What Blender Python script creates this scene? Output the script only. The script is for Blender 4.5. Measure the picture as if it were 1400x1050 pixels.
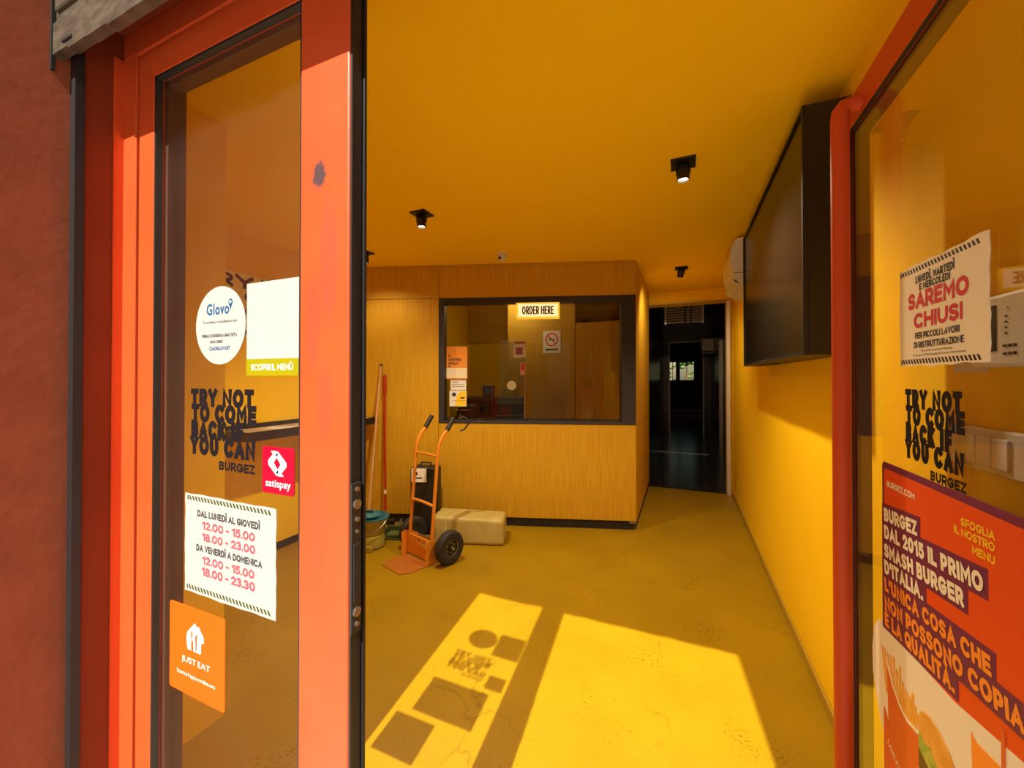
import bpy, bmesh, math, random
from mathutils import Vector, Matrix
random.seed(7)
S = bpy.context.scene
for o in list(bpy.data.objects): bpy.data.objects.remove(o)
C = S.collection
PI = math.pi

# ------------------------------------------------------------------ camera
cd = bpy.data.cameras.new('camera'); cam = bpy.data.objects.new('camera', cd); C.objects.link(cam)
cd.sensor_fit = 'HORIZONTAL'; cd.sensor_width = 36.0; cd.lens = 36.0*544/1400
cam.location = (0, 0, 1.40)
cam.rotation_euler = (math.radians(90.45), 0, math.radians(23.1))
cd.shift_y = -(525-(517-544*math.tan(math.radians(0.45))))/1400
cd.clip_start = 0.02; cd.clip_end = 200
S.camera = cam
# ------------------------------------------------------------------ sky, sun, exposure
w = bpy.data.worlds.new('sky'); S.world = w; w.use_nodes = True
nt = w.node_tree; bg = nt.nodes['Background']
sky = nt.nodes.new('ShaderNodeTexSky'); sky.sky_type = 'NISHITA'; sky.sun_disc = False
sky.sun_elevation = math.radians(47); sky.sun_rotation = math.radians(175)
hz = nt.nodes.new('ShaderNodeMix'); hz.data_type = 'RGBA'; hz.blend_type = 'MULTIPLY'; hz.inputs[0].default_value = 1; hz.inputs[7].default_value = (1, .80, .56, 1)
nt.links.new(sky.outputs[0], hz.inputs[6]); nt.links.new(hz.outputs[2], bg.inputs[0]); bg.inputs[1].default_value = 0.05
sd = bpy.data.lights.new('sun', 'SUN'); sd.energy = 5.5; sd.angle = math.radians(0.53); sd.color = (1, .93, .82)
sun = bpy.data.objects.new('sun', sd); C.objects.link(sun); sun.location = (2, -6, 9)
sun.rotation_euler = Vector((-.083, 1, -1.076)).to_track_quat('-Z', 'Y').to_euler()
S.view_settings.view_transform = 'Standard'; S.view_settings.look = 'None'
S.view_settings.gamma = 1; S.view_settings.use_curve_mapping = False
S.view_settings.exposure = 0.92
SPOT = 68.0       # ceiling spotlight watts

# ------------------------------------------------------------------ materials
def mat(name, col, rough=.6, metal=0, spec=.5, emit=None, estr=0, coat=0):
    m = bpy.data.materials.new(name); m.use_nodes = True
    b = m.node_tree.nodes['Principled BSDF']
    b.inputs['Base Color'].default_value = (*col, 1); b.inputs['Roughness'].default_value = rough
    b.inputs['Metallic'].default_value = metal; b.inputs['Specular IOR Level'].default_value = spec
    if coat: b.inputs['Coat Weight'].default_value = coat
    if emit: b.inputs['Emission Color'].default_value = (*emit, 1); b.inputs['Emission Strength'].default_value = estr
    return m
def N(m, t, **kw):
    n = m.node_tree.nodes.new(t)
    for k, v in kw.items(): setattr(n, k, v)
    return n
def L(m, a, b): m.node_tree.links.new(a, b)
def noisy(m, c1, c2, scale=6, detail=6, bump=0, bscale=60, stretch=(1,1,1), lo=.35, hi=.65, bdist=.002):
    """procedural two-tone variation plus fine relief"""
    b = m.node_tree.nodes['Principled BSDF']
    tc = N(m, 'ShaderNodeTexCoord'); mp = N(m, 'ShaderNodeMapping'); mp.inputs['Scale'].default_value = stretch
    L(m, tc.outputs['Object'], mp.inputs[0])
    n = N(m, 'ShaderNodeTexNoise'); n.inputs['Scale'].default_value = scale; n.inputs['Detail'].default_value = detail
    L(m, mp.outputs[0], n.inputs['Vector'])
    r = N(m, 'ShaderNodeValToRGB'); r.color_ramp.elements[0].position = lo; r.color_ramp.elements[1].position = hi
    r.color_ramp.elements[0].color = (*c1, 1); r.color_ramp.elements[1].color = (*c2, 1)
    L(m, n.outputs[0], r.inputs[0]); L(m, r.outputs[0], b.inputs['Base Color'])
    if bump:
        n2 = N(m, 'ShaderNodeTexNoise'); n2.inputs['Scale'].default_value = bscale; n2.inputs['Detail'].default_value = 4
        L(m, mp.outputs[0], n2.inputs['Vector'])
        bp = N(m, 'ShaderNodeBump'); bp.inputs['Strength'].default_value = bump; bp.inputs['Distance'].default_value = bdist
        L(m, n2.outputs[0], bp.inputs['Height']); L(m, bp.outputs[0], b.inputs['Normal'])
    return m, r, mp, b

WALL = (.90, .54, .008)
M = {}
M['wall'] = noisy(mat('yellow_paint', WALL, .75, spec=.15), (.93,.60,.006), (.95,.62,.008), 3, bump=.15, bscale=160)[0]
M['ceil'] = noisy(mat('yellow_ceiling_paint', WALL, .85, spec=.1), (.94,.61,.006), (.95,.62,.008), 3)[0]
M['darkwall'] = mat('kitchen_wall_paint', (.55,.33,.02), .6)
# floor resin with hairline cracks and specks
def floor_mat():
    m = mat('yellow_resin_floor', (.7,.42,.01), .42, spec=.25)
    m, r, mp, b = noisy(m, (.29,.174,.003), (.355,.212,.004), 2.2, 9, lo=.3, hi=.7)
    v = N(m, 'ShaderNodeTexVoronoi', feature='DISTANCE_TO_EDGE'); v.inputs['Scale'].default_value = 1.3
    wn = N(m, 'ShaderNodeTexNoise'); wn.inputs['Scale'].default_value = 5; wn.inputs['Detail'].default_value = 8
    mx = N(m, 'ShaderNodeMix', data_type='VECTOR'); mx.inputs[0].default_value = .22
    L(m, mp.outputs[0], mx.inputs[4]); L(m, mp.outputs[0], wn.inputs['Vector']); L(m, wn.outputs['Color'], mx.inputs[5]); L(m, mx.outputs[1], v.inputs['Vector'])
    cr = N(m, 'ShaderNodeValToRGB'); cr.color_ramp.elements[0].position = .0; cr.color_ramp.elements[1].position = .007
    cr.color_ramp.elements[0].color = (.72,.72,.72,1); cr.color_ramp.elements[1].color = (1,1,1,1); L(m, v.outputs[0], cr.inputs[0])
    # broken up so that only some cracks show
    n5 = N(m, 'ShaderNodeTexNoise'); n5.inputs['Scale'].default_value = 2.1; L(m, mp.outputs[0], n5.inputs['Vector'])
    mr = N(m, 'ShaderNodeValToRGB'); mr.color_ramp.elements[0].position = .5; mr.color_ramp.elements[1].position = .58; L(m, n5.outputs[0], mr.inputs[0])
    mc = N(m, 'ShaderNodeMix', data_type='RGBA'); mc.inputs[6].default_value = (1,1,1,1); L(m, mr.outputs[0], mc.inputs[0]); L(m, cr.outputs[0], mc.inputs[7])
    sp = N(m, 'ShaderNodeTexNoise'); sp.inputs['Scale'].default_value = 75; sp.inputs['Detail'].default_value = 3; sp.inputs['Roughness'].default_value = .7
    L(m, mp.outputs[0], sp.inputs['Vector'])
    sp2 = N(m, 'ShaderNodeTexNoise'); sp2.inputs['Scale'].default_value = 3.2; sp2.inputs['Detail'].default_value = 3; L(m, mp.outputs[0], sp2.inputs['Vector'])
    ad = N(m, 'ShaderNodeMath', operation='MULTIPLY_ADD'); ad.inputs[1].default_value = .45; L(m, sp2.outputs[0], ad.inputs[0]); L(m, sp.outputs[0], ad.inputs[2])
    sr = N(m, 'ShaderNodeValToRGB'); sr.color_ramp.elements[0].position = .855; sr.color_ramp.elements[1].position = .93
    sr.color_ramp.elements[0].color = (1,1,1,1); sr.color_ramp.elements[1].color = (.45,.40,.25,1); L(m, ad.outputs[0], sr.inputs[0])
    a = N(m, 'ShaderNodeMix', data_type='RGBA', blend_type='MULTIPLY'); a.inputs[0].default_value = 1
    L(m, r.outputs[0], a.inputs[6]); L(m, mc.outputs[2], a.inputs[7])
    c = N(m, 'ShaderNodeMix', data_type='RGBA', blend_type='MULTIPLY'); c.inputs[0].default_value = 1
    L(m, a.outputs[2], c.inputs[6]); L(m, sr.outputs[0], c.inputs[7]); L(m, c.outputs[2], b.inputs['Base Color'])
    n3 = N(m, 'ShaderNodeTexNoise'); n3.inputs['Scale'].default_value = 14; n3.inputs['Detail'].default_value = 6; L(m, mp.outputs[0], n3.inputs['Vector'])
    bp = N(m, 'ShaderNodeBump'); bp.inputs['Strength'].default_value = .35; bp.inputs['Distance'].default_value = .004
    L(m, n3.outputs[0], bp.inputs['Height']); L(m, bp.outputs[0], b.inputs['Normal'])
    return m
M['floor'] = floor_mat()
M['red'] = noisy(mat('red_orange_metal_paint', (.56,.085,.022), .5, spec=.25), (.55,.068,.014), (.59,.078,.017), 5, bump=.05, bscale=300)[0]
def stile_paint():
    m = mat('scuffed_red_orange_paint', (.64,.115,.032), .45)
    m, r, mp, b = noisy(m, (.55,.068,.014), (.60,.080,.018), 6)
    tc = N(m, 'ShaderNodeTexCoord'); prev = r.outputs[0]
    for (x, z, rx, rz, k) in [(-.576,1.752,.018,.026,.95), (-.553,1.60,.024,.12,.30), (-.590,1.50,.02,.09,.30), (-.58,1.15,.03,.1,.12), (-.56,1.36,.02,.08,.2)]:
        mp2 = N(m, 'ShaderNodeMapping'); mp2.vector_type = 'POINT'
        mp2.inputs['Scale'].default_value = (1/rx, 0, 1/rz); mp2.inputs['Location'].default_value = (-x/rx, 0, -z/rz)
        L(m, tc.outputs['Object'], mp2.inputs[0])
        ln = N(m, 'ShaderNodeVectorMath', operation='LENGTH'); L(m, mp2.outputs[0], ln.inputs[0])
        ns = N(m, 'ShaderNodeTexNoise'); ns.inputs['Scale'].default_value = 130; ns.inputs['Detail'].default_value = 6; L(m, tc.outputs['Object'], ns.inputs['Vector'])
        s1 = N(m, 'ShaderNodeMath', operation='SUBTRACT'); s1.inputs[0].default_value = 1.15; L(m, ln.outputs['Value'], s1.inputs[1])
        s2 = N(m, 'ShaderNodeMath', operation='ADD'); L(m, s1.outputs[0], s2.inputs[0]); L(m, ns.outputs[0], s2.inputs[1])
        rr = N(m, 'ShaderNodeValToRGB'); rr.color_ramp.elements[0].position = .58; rr.color_ramp.elements[1].position = 1
        rr.color_ramp.elements[1].color = (k, k, k, 1); L(m, s2.outputs[0], rr.inputs[0])
        mx = N(m, 'ShaderNodeMix', data_type='RGBA'); mx.inputs[7].default_value = (.05, .04, .045, 1)
        L(m, rr.outputs[0], mx.inputs[0]); L(m, prev, mx.inputs[6]); prev = mx.outputs[2]
    L(m, prev, b.inputs['Base Color'])
    return m
M['stile'] = stile_paint()
M['frame'] = noisy(mat('shade_darkened_frame_red', (.28,.042,.011), .55, spec=.2), (.18,.029,.008), (.21,.034,.009), 5)[0]  # darker copy of the red: shade put into the jamb and head colour
M['stucco'] = noisy(mat('dark_red_stucco', (.33,.07,.035), .9, spec=.2), (.23,.060,.028), (.27,.072,.034), 9, 8, bump=.35, bscale=45, bdist=.002)[0]
M['black'] = mat('black_rubber', (.012,.012,.013), .5)
M['blackgloss'] = mat('black_gloss', (.01,.008,.006), .15)
M['darkmetal'] = mat('dark_grey_metal', (.05,.048,.045), .4, .6)
M['navy'] = mat('blue_black_laminate', (.022,.022,.032), .45)
M['steel'] = mat('brushed_steel', (.7,.7,.7), .3, 1)
M['alu'] = mat('satin_aluminium', (.78,.77,.74), .45, .35)
M['aged'] = mat('worn_steel', (.35,.33,.3), .35, .9)
M['galv'] = noisy(mat('galvanised_sheet', (.30,.25,.19), .5, .5), (.08,.062,.042), (.15,.12,.085), 26, 8, stretch=(1,1,3), bump=.3, bscale=60)[0]
M['white'] = mat('white_plastic', (.80,.79,.74), .4)
M['offwhite'] = mat('aged_white_plastic', (.72,.69,.58), .45)
M['paper'] = mat('white_paper', (.83,.83,.80), .8)
M['card'] = mat('sun_dimmed_white_paper', (.40,.40,.38), .6, spec=.2)  # darker copy of the white paper, toned down against direct sun
M['cream'] = mat('cream_print', (.88,.80,.60), .7)
M['ink'] = mat('black_ink', (.02,.015,.02), .6)
M['vinyl'] = mat('black_vinyl', (.008,.005,.007), .7, spec=.15)
M['greyink'] = mat('grey_ink', (.035,.035,.045), .6)
M['redink'] = mat('red_ink', (.62,.03,.04), .6)
M['fadedred'] = noisy(mat('faded_red_ink', (.8,.2,.28), .6), (.42,.085,.10), (.34,.045,.09), 90)[0]
M['blueink'] = mat('blue_ink', (.005,.08,.2), .6)
M['greenstripe'] = mat('olive_ink', (.05,.065,.012), .6)
M['orange'] = mat('orange_vinyl', (.60,.105,.004), .4)
M['crimson'] = mat('crimson_vinyl', (.36,.0,.02), .35)
M['lime'] = mat('yellow_green_print', (.28,.25,.0), .4)
M['purple'] = mat('purple_print', (.16,.012,.075), .5)
M['pororange'] = mat('red_orange_print', (.78,.075,.006), .5)
M['textorange'] = mat('orange_print_letters', (.95,.30,.03), .5)
M['textyellow'] = mat('yellow_print_letters', (.95,.62,.02), .5)
M['fry'] = noisy(mat('fry_print', (.85,.42,.06), .5), (.88,.48,.09), (.80,.33,.03), 60)[0]
M['cup'] = mat('paper_cup_print', (.72,.13,.02), .5)
M['bun'] = noisy(mat('bun_print', (.85,.42,.08), .5), (.90,.50,.10), (.72,.30,.04), 25)[0]
M['leaf'] = noisy(mat('lettuce_print', (.35,.45,.06), .5), (.25,.38,.04), (.55,.55,.10), 80)[0]
M['maroon'] = mat('maroon_print', (.09,.015,.03), .6)
M['screen'] = mat('screen_glass', (.012,.010,.008), .22, spec=.16)
M['casing'] = mat('black_casing', (.008,.008,.008), .45)
M['truck'] = noisy(mat('orange_powder_coat', (.75,.20,.02), .45), (.66,.22,.015), (.74,.27,.022), 20)[0]
M['toe'] = noisy(mat('scuffed_orange_plate', (.5,.11,.02), .5), (.33,.11,.012), (.42,.14,.014), 24)[0]
M['rubber'] = mat('tyre_rubber', (.02,.018,.016), .7)
M['teal'] = mat('teal_plastic', (.02,.16,.22), .4)
M['bucket'] = mat('olive_yellow_plastic', (.34,.28,.04), .35)
M['green'] = mat('green_plastic', (.06,.08,.02), .6)
M['polewood'] = noisy(mat('wood_pole', (.45,.25,.10), .6), (.40,.20,.07), (.50,.28,.12), 20, stretch=(1,1,.1))[0]
M['redpole'] = mat('red_pole_coating', (.40,.02,.01), .35)
M['bag'] = noisy(mat('cream_plastic_wrap', (.5,.4,.12), .45, spec=.4), (.44,.35,.10), (.52,.43,.15), 8, bump=.3, bscale=12, bdist=.006)[0]
M['shelf'] = noisy(mat('shelf_top_laminate', (.45,.36,.22), .4), (.40,.30,.18), (.55,.46,.32), 12)[0]
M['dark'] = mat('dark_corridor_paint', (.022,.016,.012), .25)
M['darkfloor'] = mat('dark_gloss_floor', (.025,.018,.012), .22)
M['brown'] = mat('brown_far_wall', (.12,.08,.03), .7)
M['skirt'] = mat('olive_yellow_skirting', (.42,.27,.02), .45)
M['pavement'] = noisy(mat('grey_brown_paving', (.66,.58,.46), .85), (.66,.60,.50), (.76,.69,.58), 5, 9, bump=.3, bscale=30)[0]
M['facade'] = noisy(mat('cream_plaster_facade', (.70,.62,.48), .9), (.64,.56,.42), (.74,.66,.52), 1.5, 8)[0]
M['facade2'] = noisy(mat('dark_ochre_facade', (.16,.10,.05), .9), (.13,.08,.04), (.19,.12,.06), 1.5, 8)[0]
M['windowdark'] = mat('dark_window_glass', (.05,.055,.06), .1)
M['shutterwood'] = mat('grey_green_shutters', (.20,.20,.16), .7)
M['leaves'] = noisy(mat('green_leaves', (.10,.20,.04), .7), (.05,.12,.02), (.22,.36,.10), 9)[0]
M['lampon'] = mat('lit_lamp_lens', (1,.9,.7), .4, emit=(1,.80,.50), estr=9)
M['signon'] = mat('lit_sign_face', (1,.9,.7), .4, emit=(1,.80,.42), estr=.50)
M['signframe'] = mat('lit_sign_edge', (.9,.55,.05), .4, emit=(1,.52,.03), estr=.42)
M['warmplastic'] = mat('brown_gasket', (.10,.035,.015), .4)

def wood():
    m = mat('ribbed_oak_panel', (.7,.36,.03), .5, spec=.25)
    m, r, mp, b = noisy(m, (.50,.27,.012), (.67,.39,.022), 3.5, 8, stretch=(34,34,.9), lo=.3, hi=.72)
    wv = N(m, 'ShaderNodeTexWave', wave_type='BANDS', bands_direction='X'); wv.inputs['Scale'].default_value = 42; wv.inputs['Distortion'].default_value = 0
    tc = N(m, 'ShaderNodeTexCoord'); L(m, tc.outputs['Object'], wv.inputs['Vector'])
    bp = N(m, 'ShaderNodeBump'); bp.inputs['Strength'].default_value = .5; bp.inputs['Distance'].default_value = .002
    L(m, wv.outputs['Fac'], bp.inputs['Height']); L(m, bp.outputs[0], b.inputs['Normal'])
    return m
M['wood'] = wood()

def glass(name, tint=(1,1,1), k=.96, f0=.04, rough=0.0, haze=0):
    m = bpy.data.materials.new(name); m.use_nodes = True; t = m.node_tree; t.nodes.clear()
    out = N(m, 'ShaderNodeOutputMaterial'); mx = N(m, 'ShaderNodeMixShader'); tr = N(m, 'ShaderNodeBsdfTransparent'); gl = N(m, 'ShaderNodeBsdfGlossy')
    tr.inputs[0].default_value = (*tint, 1); gl.inputs['Roughness'].default_value = rough
    lw = N(m, 'ShaderNodeLayerWeight'); lw.inputs[0].default_value = .5
    p = N(m, 'ShaderNodeMath', operation='POWER'); p.inputs[1].default_value = 5; L(m, lw.outputs['Facing'], p.inputs[0])
    q = N(m, 'ShaderNodeMath', operation='MULTIPLY_ADD'); q.inputs[1].default_value = k; q.inputs[2].default_value = f0; L(m, p.outputs[0], q.inputs[0])
    L(m, q.outputs[0], mx.inputs[0]); L(m, tr.outputs[0], mx.inputs[1]); L(m, gl.outputs[0], mx.inputs[2])
    last = mx.outputs[0]
    if haze:      # dusty film on the pane
        df = N(m, 'ShaderNodeBsdfDiffuse'); df.inputs[0].default_value = (.75,.72,.65,1)
        nn = N(m, 'ShaderNodeTexNoise'); nn.inputs['Scale'].default_value = 9; nn.inputs['Detail'].default_value = 8
        tc = N(m, 'ShaderNodeTexCoord'); L(m, tc.outputs['Object'], nn.inputs['Vector'])
        mm = N(m, 'ShaderNodeMath', operation='MULTIPLY'); mm.inputs[1].default_value = haze; L(m, nn.outputs[0], mm.inputs[0])
        m2 = N(m, 'ShaderNodeMixShader'); L(m, mm.outputs[0], m2.inputs[0]); L(m, last, m2.inputs[1]); L(m, df.outputs[0], m2.inputs[2]); last = m2.outputs[0]
    L(m, last, out.inputs[0]); return m
M['glass'] = glass('clear_door_glass', haze=.008)
M['tint'] = glass('tinted_counter_glass', (.86,.84,.78))
M['acrylic'] = glass('acrylic_sheet', (.88,.92,.90))

# ------------------------------------------------------------------ mesh helpers
class MB:
    def __init__(s): s.bm = bmesh.new()
    def box(s, x0, x1, y0, y1, z0, z1, bev=0, rot=None, seg=2):
        t = bmesh.new(); bmesh.ops.create_cube(t, size=1)
        for v in t.verts: v.co = Vector(((v.co.x+.5)*(x1-x0)+x0, (v.co.y+.5)*(y1-y0)+y0, (v.co.z+.5)*(z1-z0)+z0))
        if bev: bmesh.ops.bevel(t, geom=t.edges[:], offset=bev, segments=seg, affect='EDGES', profile=.5)
        if rot: bmesh.ops.transform(t, matrix=rot, verts=t.verts)
        s.add(t); return s
    def add(s, t):
        me = bpy.data.meshes.new('t'); t.to_mesh(me); t.free(); s.bm.from_mesh(me); bpy.data.meshes.remove(me)
    def cyl(s, p0, p1, r0, r1=None, n=20, cap=True):
        r1 = r0 if r1 is None else r1; p0 = Vector(p0); p1 = Vector(p1); d = p1-p0
        t = bmesh.new(); bmesh.ops.create_cone(t, cap_ends=cap, segments=n, radius1=r0, radius2=r1, depth=d.length)
        mt = Matrix.Translation((p0+p1)/2) @ d.to_track_quat('Z', 'Y').to_matrix().to_4x4()
        bmesh.ops.transform(t, matrix=mt, verts=t.verts); s.add(t); return s
    def ball(s, c, r, sc=(1,1,1), n=16):
        t = bmesh.new(); bmesh.ops.create_uvsphere(t, u_segments=n, v_segments=n//2+2, radius=r)
        for v in t.verts: v.co = Vector((v.co.x*sc[0]+c[0], v.co.y*sc[1]+c[1], v.co.z*sc[2]+c[2]))
        s.add(t); return s
    def tube(s, pts, r, n=12):
        """round tube through points with shared rings"""
        pts = [Vector(p) for p in pts]; rings = []
        up = Vector((0.03, .07, 1)).normalized(); prev = None
        for i, p in enumerate(pts):
            d = (pts[min(i+1, len(pts)-1)]-pts[max(i-1, 0)]).normalized()
            a = prev if prev is not None else (d.cross(up) if abs(d.dot(up)) < .95 else d.cross(Vector((1, 0, 0))))
            a = (a-d*a.dot(d)).normalized(); b = d.cross(a); prev = a
            rings.append([s.bm.verts.new(p+(a*math.cos(t)+b*math.sin(t))*r) for t in [2*PI*k/n for k in range(n)]])
        for A, B in zip(rings, rings[1:]):
            for k in range(n): s.bm.faces.new((A[k], A[(k+1) % n], B[(k+1) % n], B[k]))
        s.bm.faces.new(rings[0][::-1]); s.bm.faces.new(rings[-1]); return s
    def lathe(s, prof, n=28, c=(0,0,0), sx=1, sy=1, mt=None):
        rings = []
        for r, z in prof:
            rings.append([s.bm.verts.new(Vector((c[0]+r*sx*math.cos(2*PI*k/n), c[1]+r*sy*math.sin(2*PI*k/n), c[2]+z))) for k in range(n)])
        if mt:
            for R in rings:
                for v in R: v.co = mt @ v.co
        for A, B in zip(rings, rings[1:]):
            for k in range(n): s.bm.faces.new((A[k], A[(k+1) % n], B[(k+1) % n], B[k]))
        return s
    def prism(s, pts, y0, y1):
        """outline in (x, z), extruded along y"""
        a = [s.bm.verts.new((x, y0, z)) for x, z in pts]; b = [s.bm.verts.new((x, y1, z)) for x, z in pts]
        s.bm.faces.new(a); s.bm.faces.new(b[::-1]); n = len(pts)
        for i in range(n): s.bm.faces.new((a[i], b[i], b[(i+1) % n], a[(i+1) % n]))
        return s
    def build(s, name, m, parent=None, smooth=False):
        me = bpy.data.meshes.new(name)
        bmesh.ops.recalc_face_normals(s.bm, faces=s.bm.faces[:]); s.bm.to_mesh(me); s.bm.free()
        if smooth:
            for p in me.polygons: p.use_smooth = True
            me.set_sharp_from_angle(angle=math.radians(40))
        me.materials.append(M[m] if isinstance(m, str) else m)
        o = bpy.data.objects.new(name, me); C.objects.link(o)
        if parent: o.parent = parent
        return o
def thing(name, label, cat, loc=(0,0,0), rz=0, group=None):
    o = bpy.data.objects.new(name, None); C.objects.link(o); o.location = loc; o.rotation_euler = (0, 0, rz); o.empty_display_size = .05
    o['label'] = label; o['category'] = cat
    if group: o['group'] = group
    return o
def tag(o, label, cat, group=None):
    o['label'] = label; o['category'] = cat
    if group: o['group'] = group
    return o
def struct(o, label=None, cat='structure'):
    o['kind'] = 'structure'
    if label: o['label'] = label; o['category'] = cat
    return o
def sroot(name, label, cat, loc=(0,0,0), rz=0):
    o = thing(name, label, cat, loc, rz); o['kind'] = 'structure'; return o
def sbox(name, m, a, label, cat, bev=0): return struct(MB().box(*a, bev=bev).build(name, m), label, cat)

def text_bm(body, x0, x1, z0, z1, bold=.02, y=0, tilt=0, wave=None):
    """flat lettering fitted to a box in the local x-z plane, reading along +x and facing -y"""
    cu = bpy.data.curves.new('t', 'FONT'); cu.body = body; cu.size = 1; cu.offset = bold; cu.resolution_u = 3; cu.space_word = .55; cu.space_character = 1.0+bold*3.2
    ob = bpy.data.objects.new('t', cu); C.objects.link(ob)
    dg = bpy.context.evaluated_depsgraph_get(); me = bpy.data.meshes.new_from_object(ob.evaluated_get(dg))
    bpy.data.objects.remove(ob); bpy.data.curves.remove(cu)
    xs = [v.co.x for v in me.vertices]; zs = [v.co.y for v in me.vertices]
    ax, bx, az, bz = min(xs), max(xs), min(zs), max(zs)
    for v in me.vertices:
        X = (v.co.x-ax)/(bx-ax)*(x1-x0); Z = (v.co.y-az)/(bz-az)*(z1-z0)
        c, s_ = math.cos(tilt), math.sin(tilt)
        v.co = (x0+X*c-Z*s_, y, z0+X*s_+Z*c)
    return me
# heavy geometric capitals drawn as thick strokes; coordinates in a unit box, widths relative to height
def _arc(cx, cy, rx, ry, a0, a1, n=8): return [(cx+rx*math.cos(math.radians(a0+(a1-a0)*k/n)), cy+ry*math.sin(math.radians(a0+(a1-a0)*k/n))) for k in range(n+1)]
_O = _arc(.5, .5, .5, .5, 0, 360, 24)
GL = {
 'A': (.82, [[(0,0),(.5,1),(1,0)], [(.18,.30),(.82,.30)]]), 'B': (.66, [[(0,0),(0,1),(.6,1)]+_arc(.62,.76,.30,.24,90,-90)+[(0,.52)], [(.6,.52)]+_arc(.66,.26,.34,.26,90,-90)+[(0,0)]]),
 'C': (.82, [_arc(.55,.5,.55,.5,48,312,18)]), 'D': (.76, [[(0,0),(0,1),(.45,1)]+_arc(.45,.5,.55,.5,90,-90,14)+[(0,0)]]),
 'E': (.58, [[(1,1),(0,1),(0,0),(1,0)], [(0,.5),(.9,.5)]]), 'F': (.56, [[(1,1),(0,1),(0,0)], [(0,.48),(.9,.48)]]),
 'G': (.86, [_arc(.52,.5,.52,.5,45,330,18)+[(1,.45),(.58,.45)]]), 'H': (.74, [[(0,0),(0,1)],[(1,0),(1,1)],[(0,.5),(1,.5)]]), 'I': (0, [[(0,0),(0,1)]]),
 'L': (.52, [[(0,1),(0,0),(1,0)]]), 'M': (.88, [[(0,0),(0,1),(.5,.35),(1,1),(1,0)]]), 'N': (.76, [[(0,0),(0,1),(1,0),(1,1)]]),
 'K': (.72, [[(0,0),(0,1)],[(1,1),(.06,.42)],[(.36,.6),(1,0)]]), 'O': (.92, [_O]), 'P': (.62, [[(0,0),(0,1),(.6,1)]+_arc(.6,.69,.4,.31,90,-90)+[(0,.38)]]),
 'Q': (.92, [_O, [(.62,.28),(1,-.06)]]), 'R': (.66, [[(0,0),(0,1),(.6,1)]+_arc(.6,.70,.38,.30,90,-90)+[(0,.40)], [(.5,.4),(1,0)]]),
 'S': (.62, [_arc(.5,.755,.48,.245,35,270,12)+_arc(.5,.255,.5,.255,90,-145,12)]), 'T': (.66, [[(0,1),(1,1)],[(.5,1),(.5,0)]]),
 'U': (.74, [[(0,1),(0,.42)]+_arc(.5,.42,.5,.42,180,360,12)+[(1,1)]]), 'V': (.78, [[(0,1),(.5,0),(1,1)]]), 'Y': (.76, [[(0,1),(.5,.45),(1,1)],[(.5,.5),(.5,0)]]), 'Z': (.64, [[(0,1),(1,1),(0,0),(1,0)]]),
 '0': (.66, [_O]), '1': (.28, [[(0,.82),(1,1),(1,0)]]), '2': (.58, [_arc(.5,.70,.5,.30,165,-30,10)+[(0,0),(1,0)]]), '3': (.58, [_arc(.45,.76,.46,.24,150,-80,10)+_arc(.45,.27,.52,.27,85,-150,10)]),
 '5': (.58, [[(.9,1),(.12,1),(.05,.56)]+_arc(.45,.33,.55,.33,110,-145,12)]), '8': (.60, [_arc(.5,.76,.42,.24,0,360,18), _arc(.5,.27,.5,.27,0,360,18)]),
 '.': (0, [[(0,0),(0,.012)]]), ',': (.04, [[(1,.02),(0,-.16)]]), '-': (.30, [[(0,.42),(1,.42)]]), '\u2019': (.04, [[(1,1),(.2,.74)]]),
}
GRAVE = [(-.22, 1.34), (.12, 1.12)]
BASE = {'È': 'E', 'À': 'A', 'Ì': 'I', 'Ù': 'U'}
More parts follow.
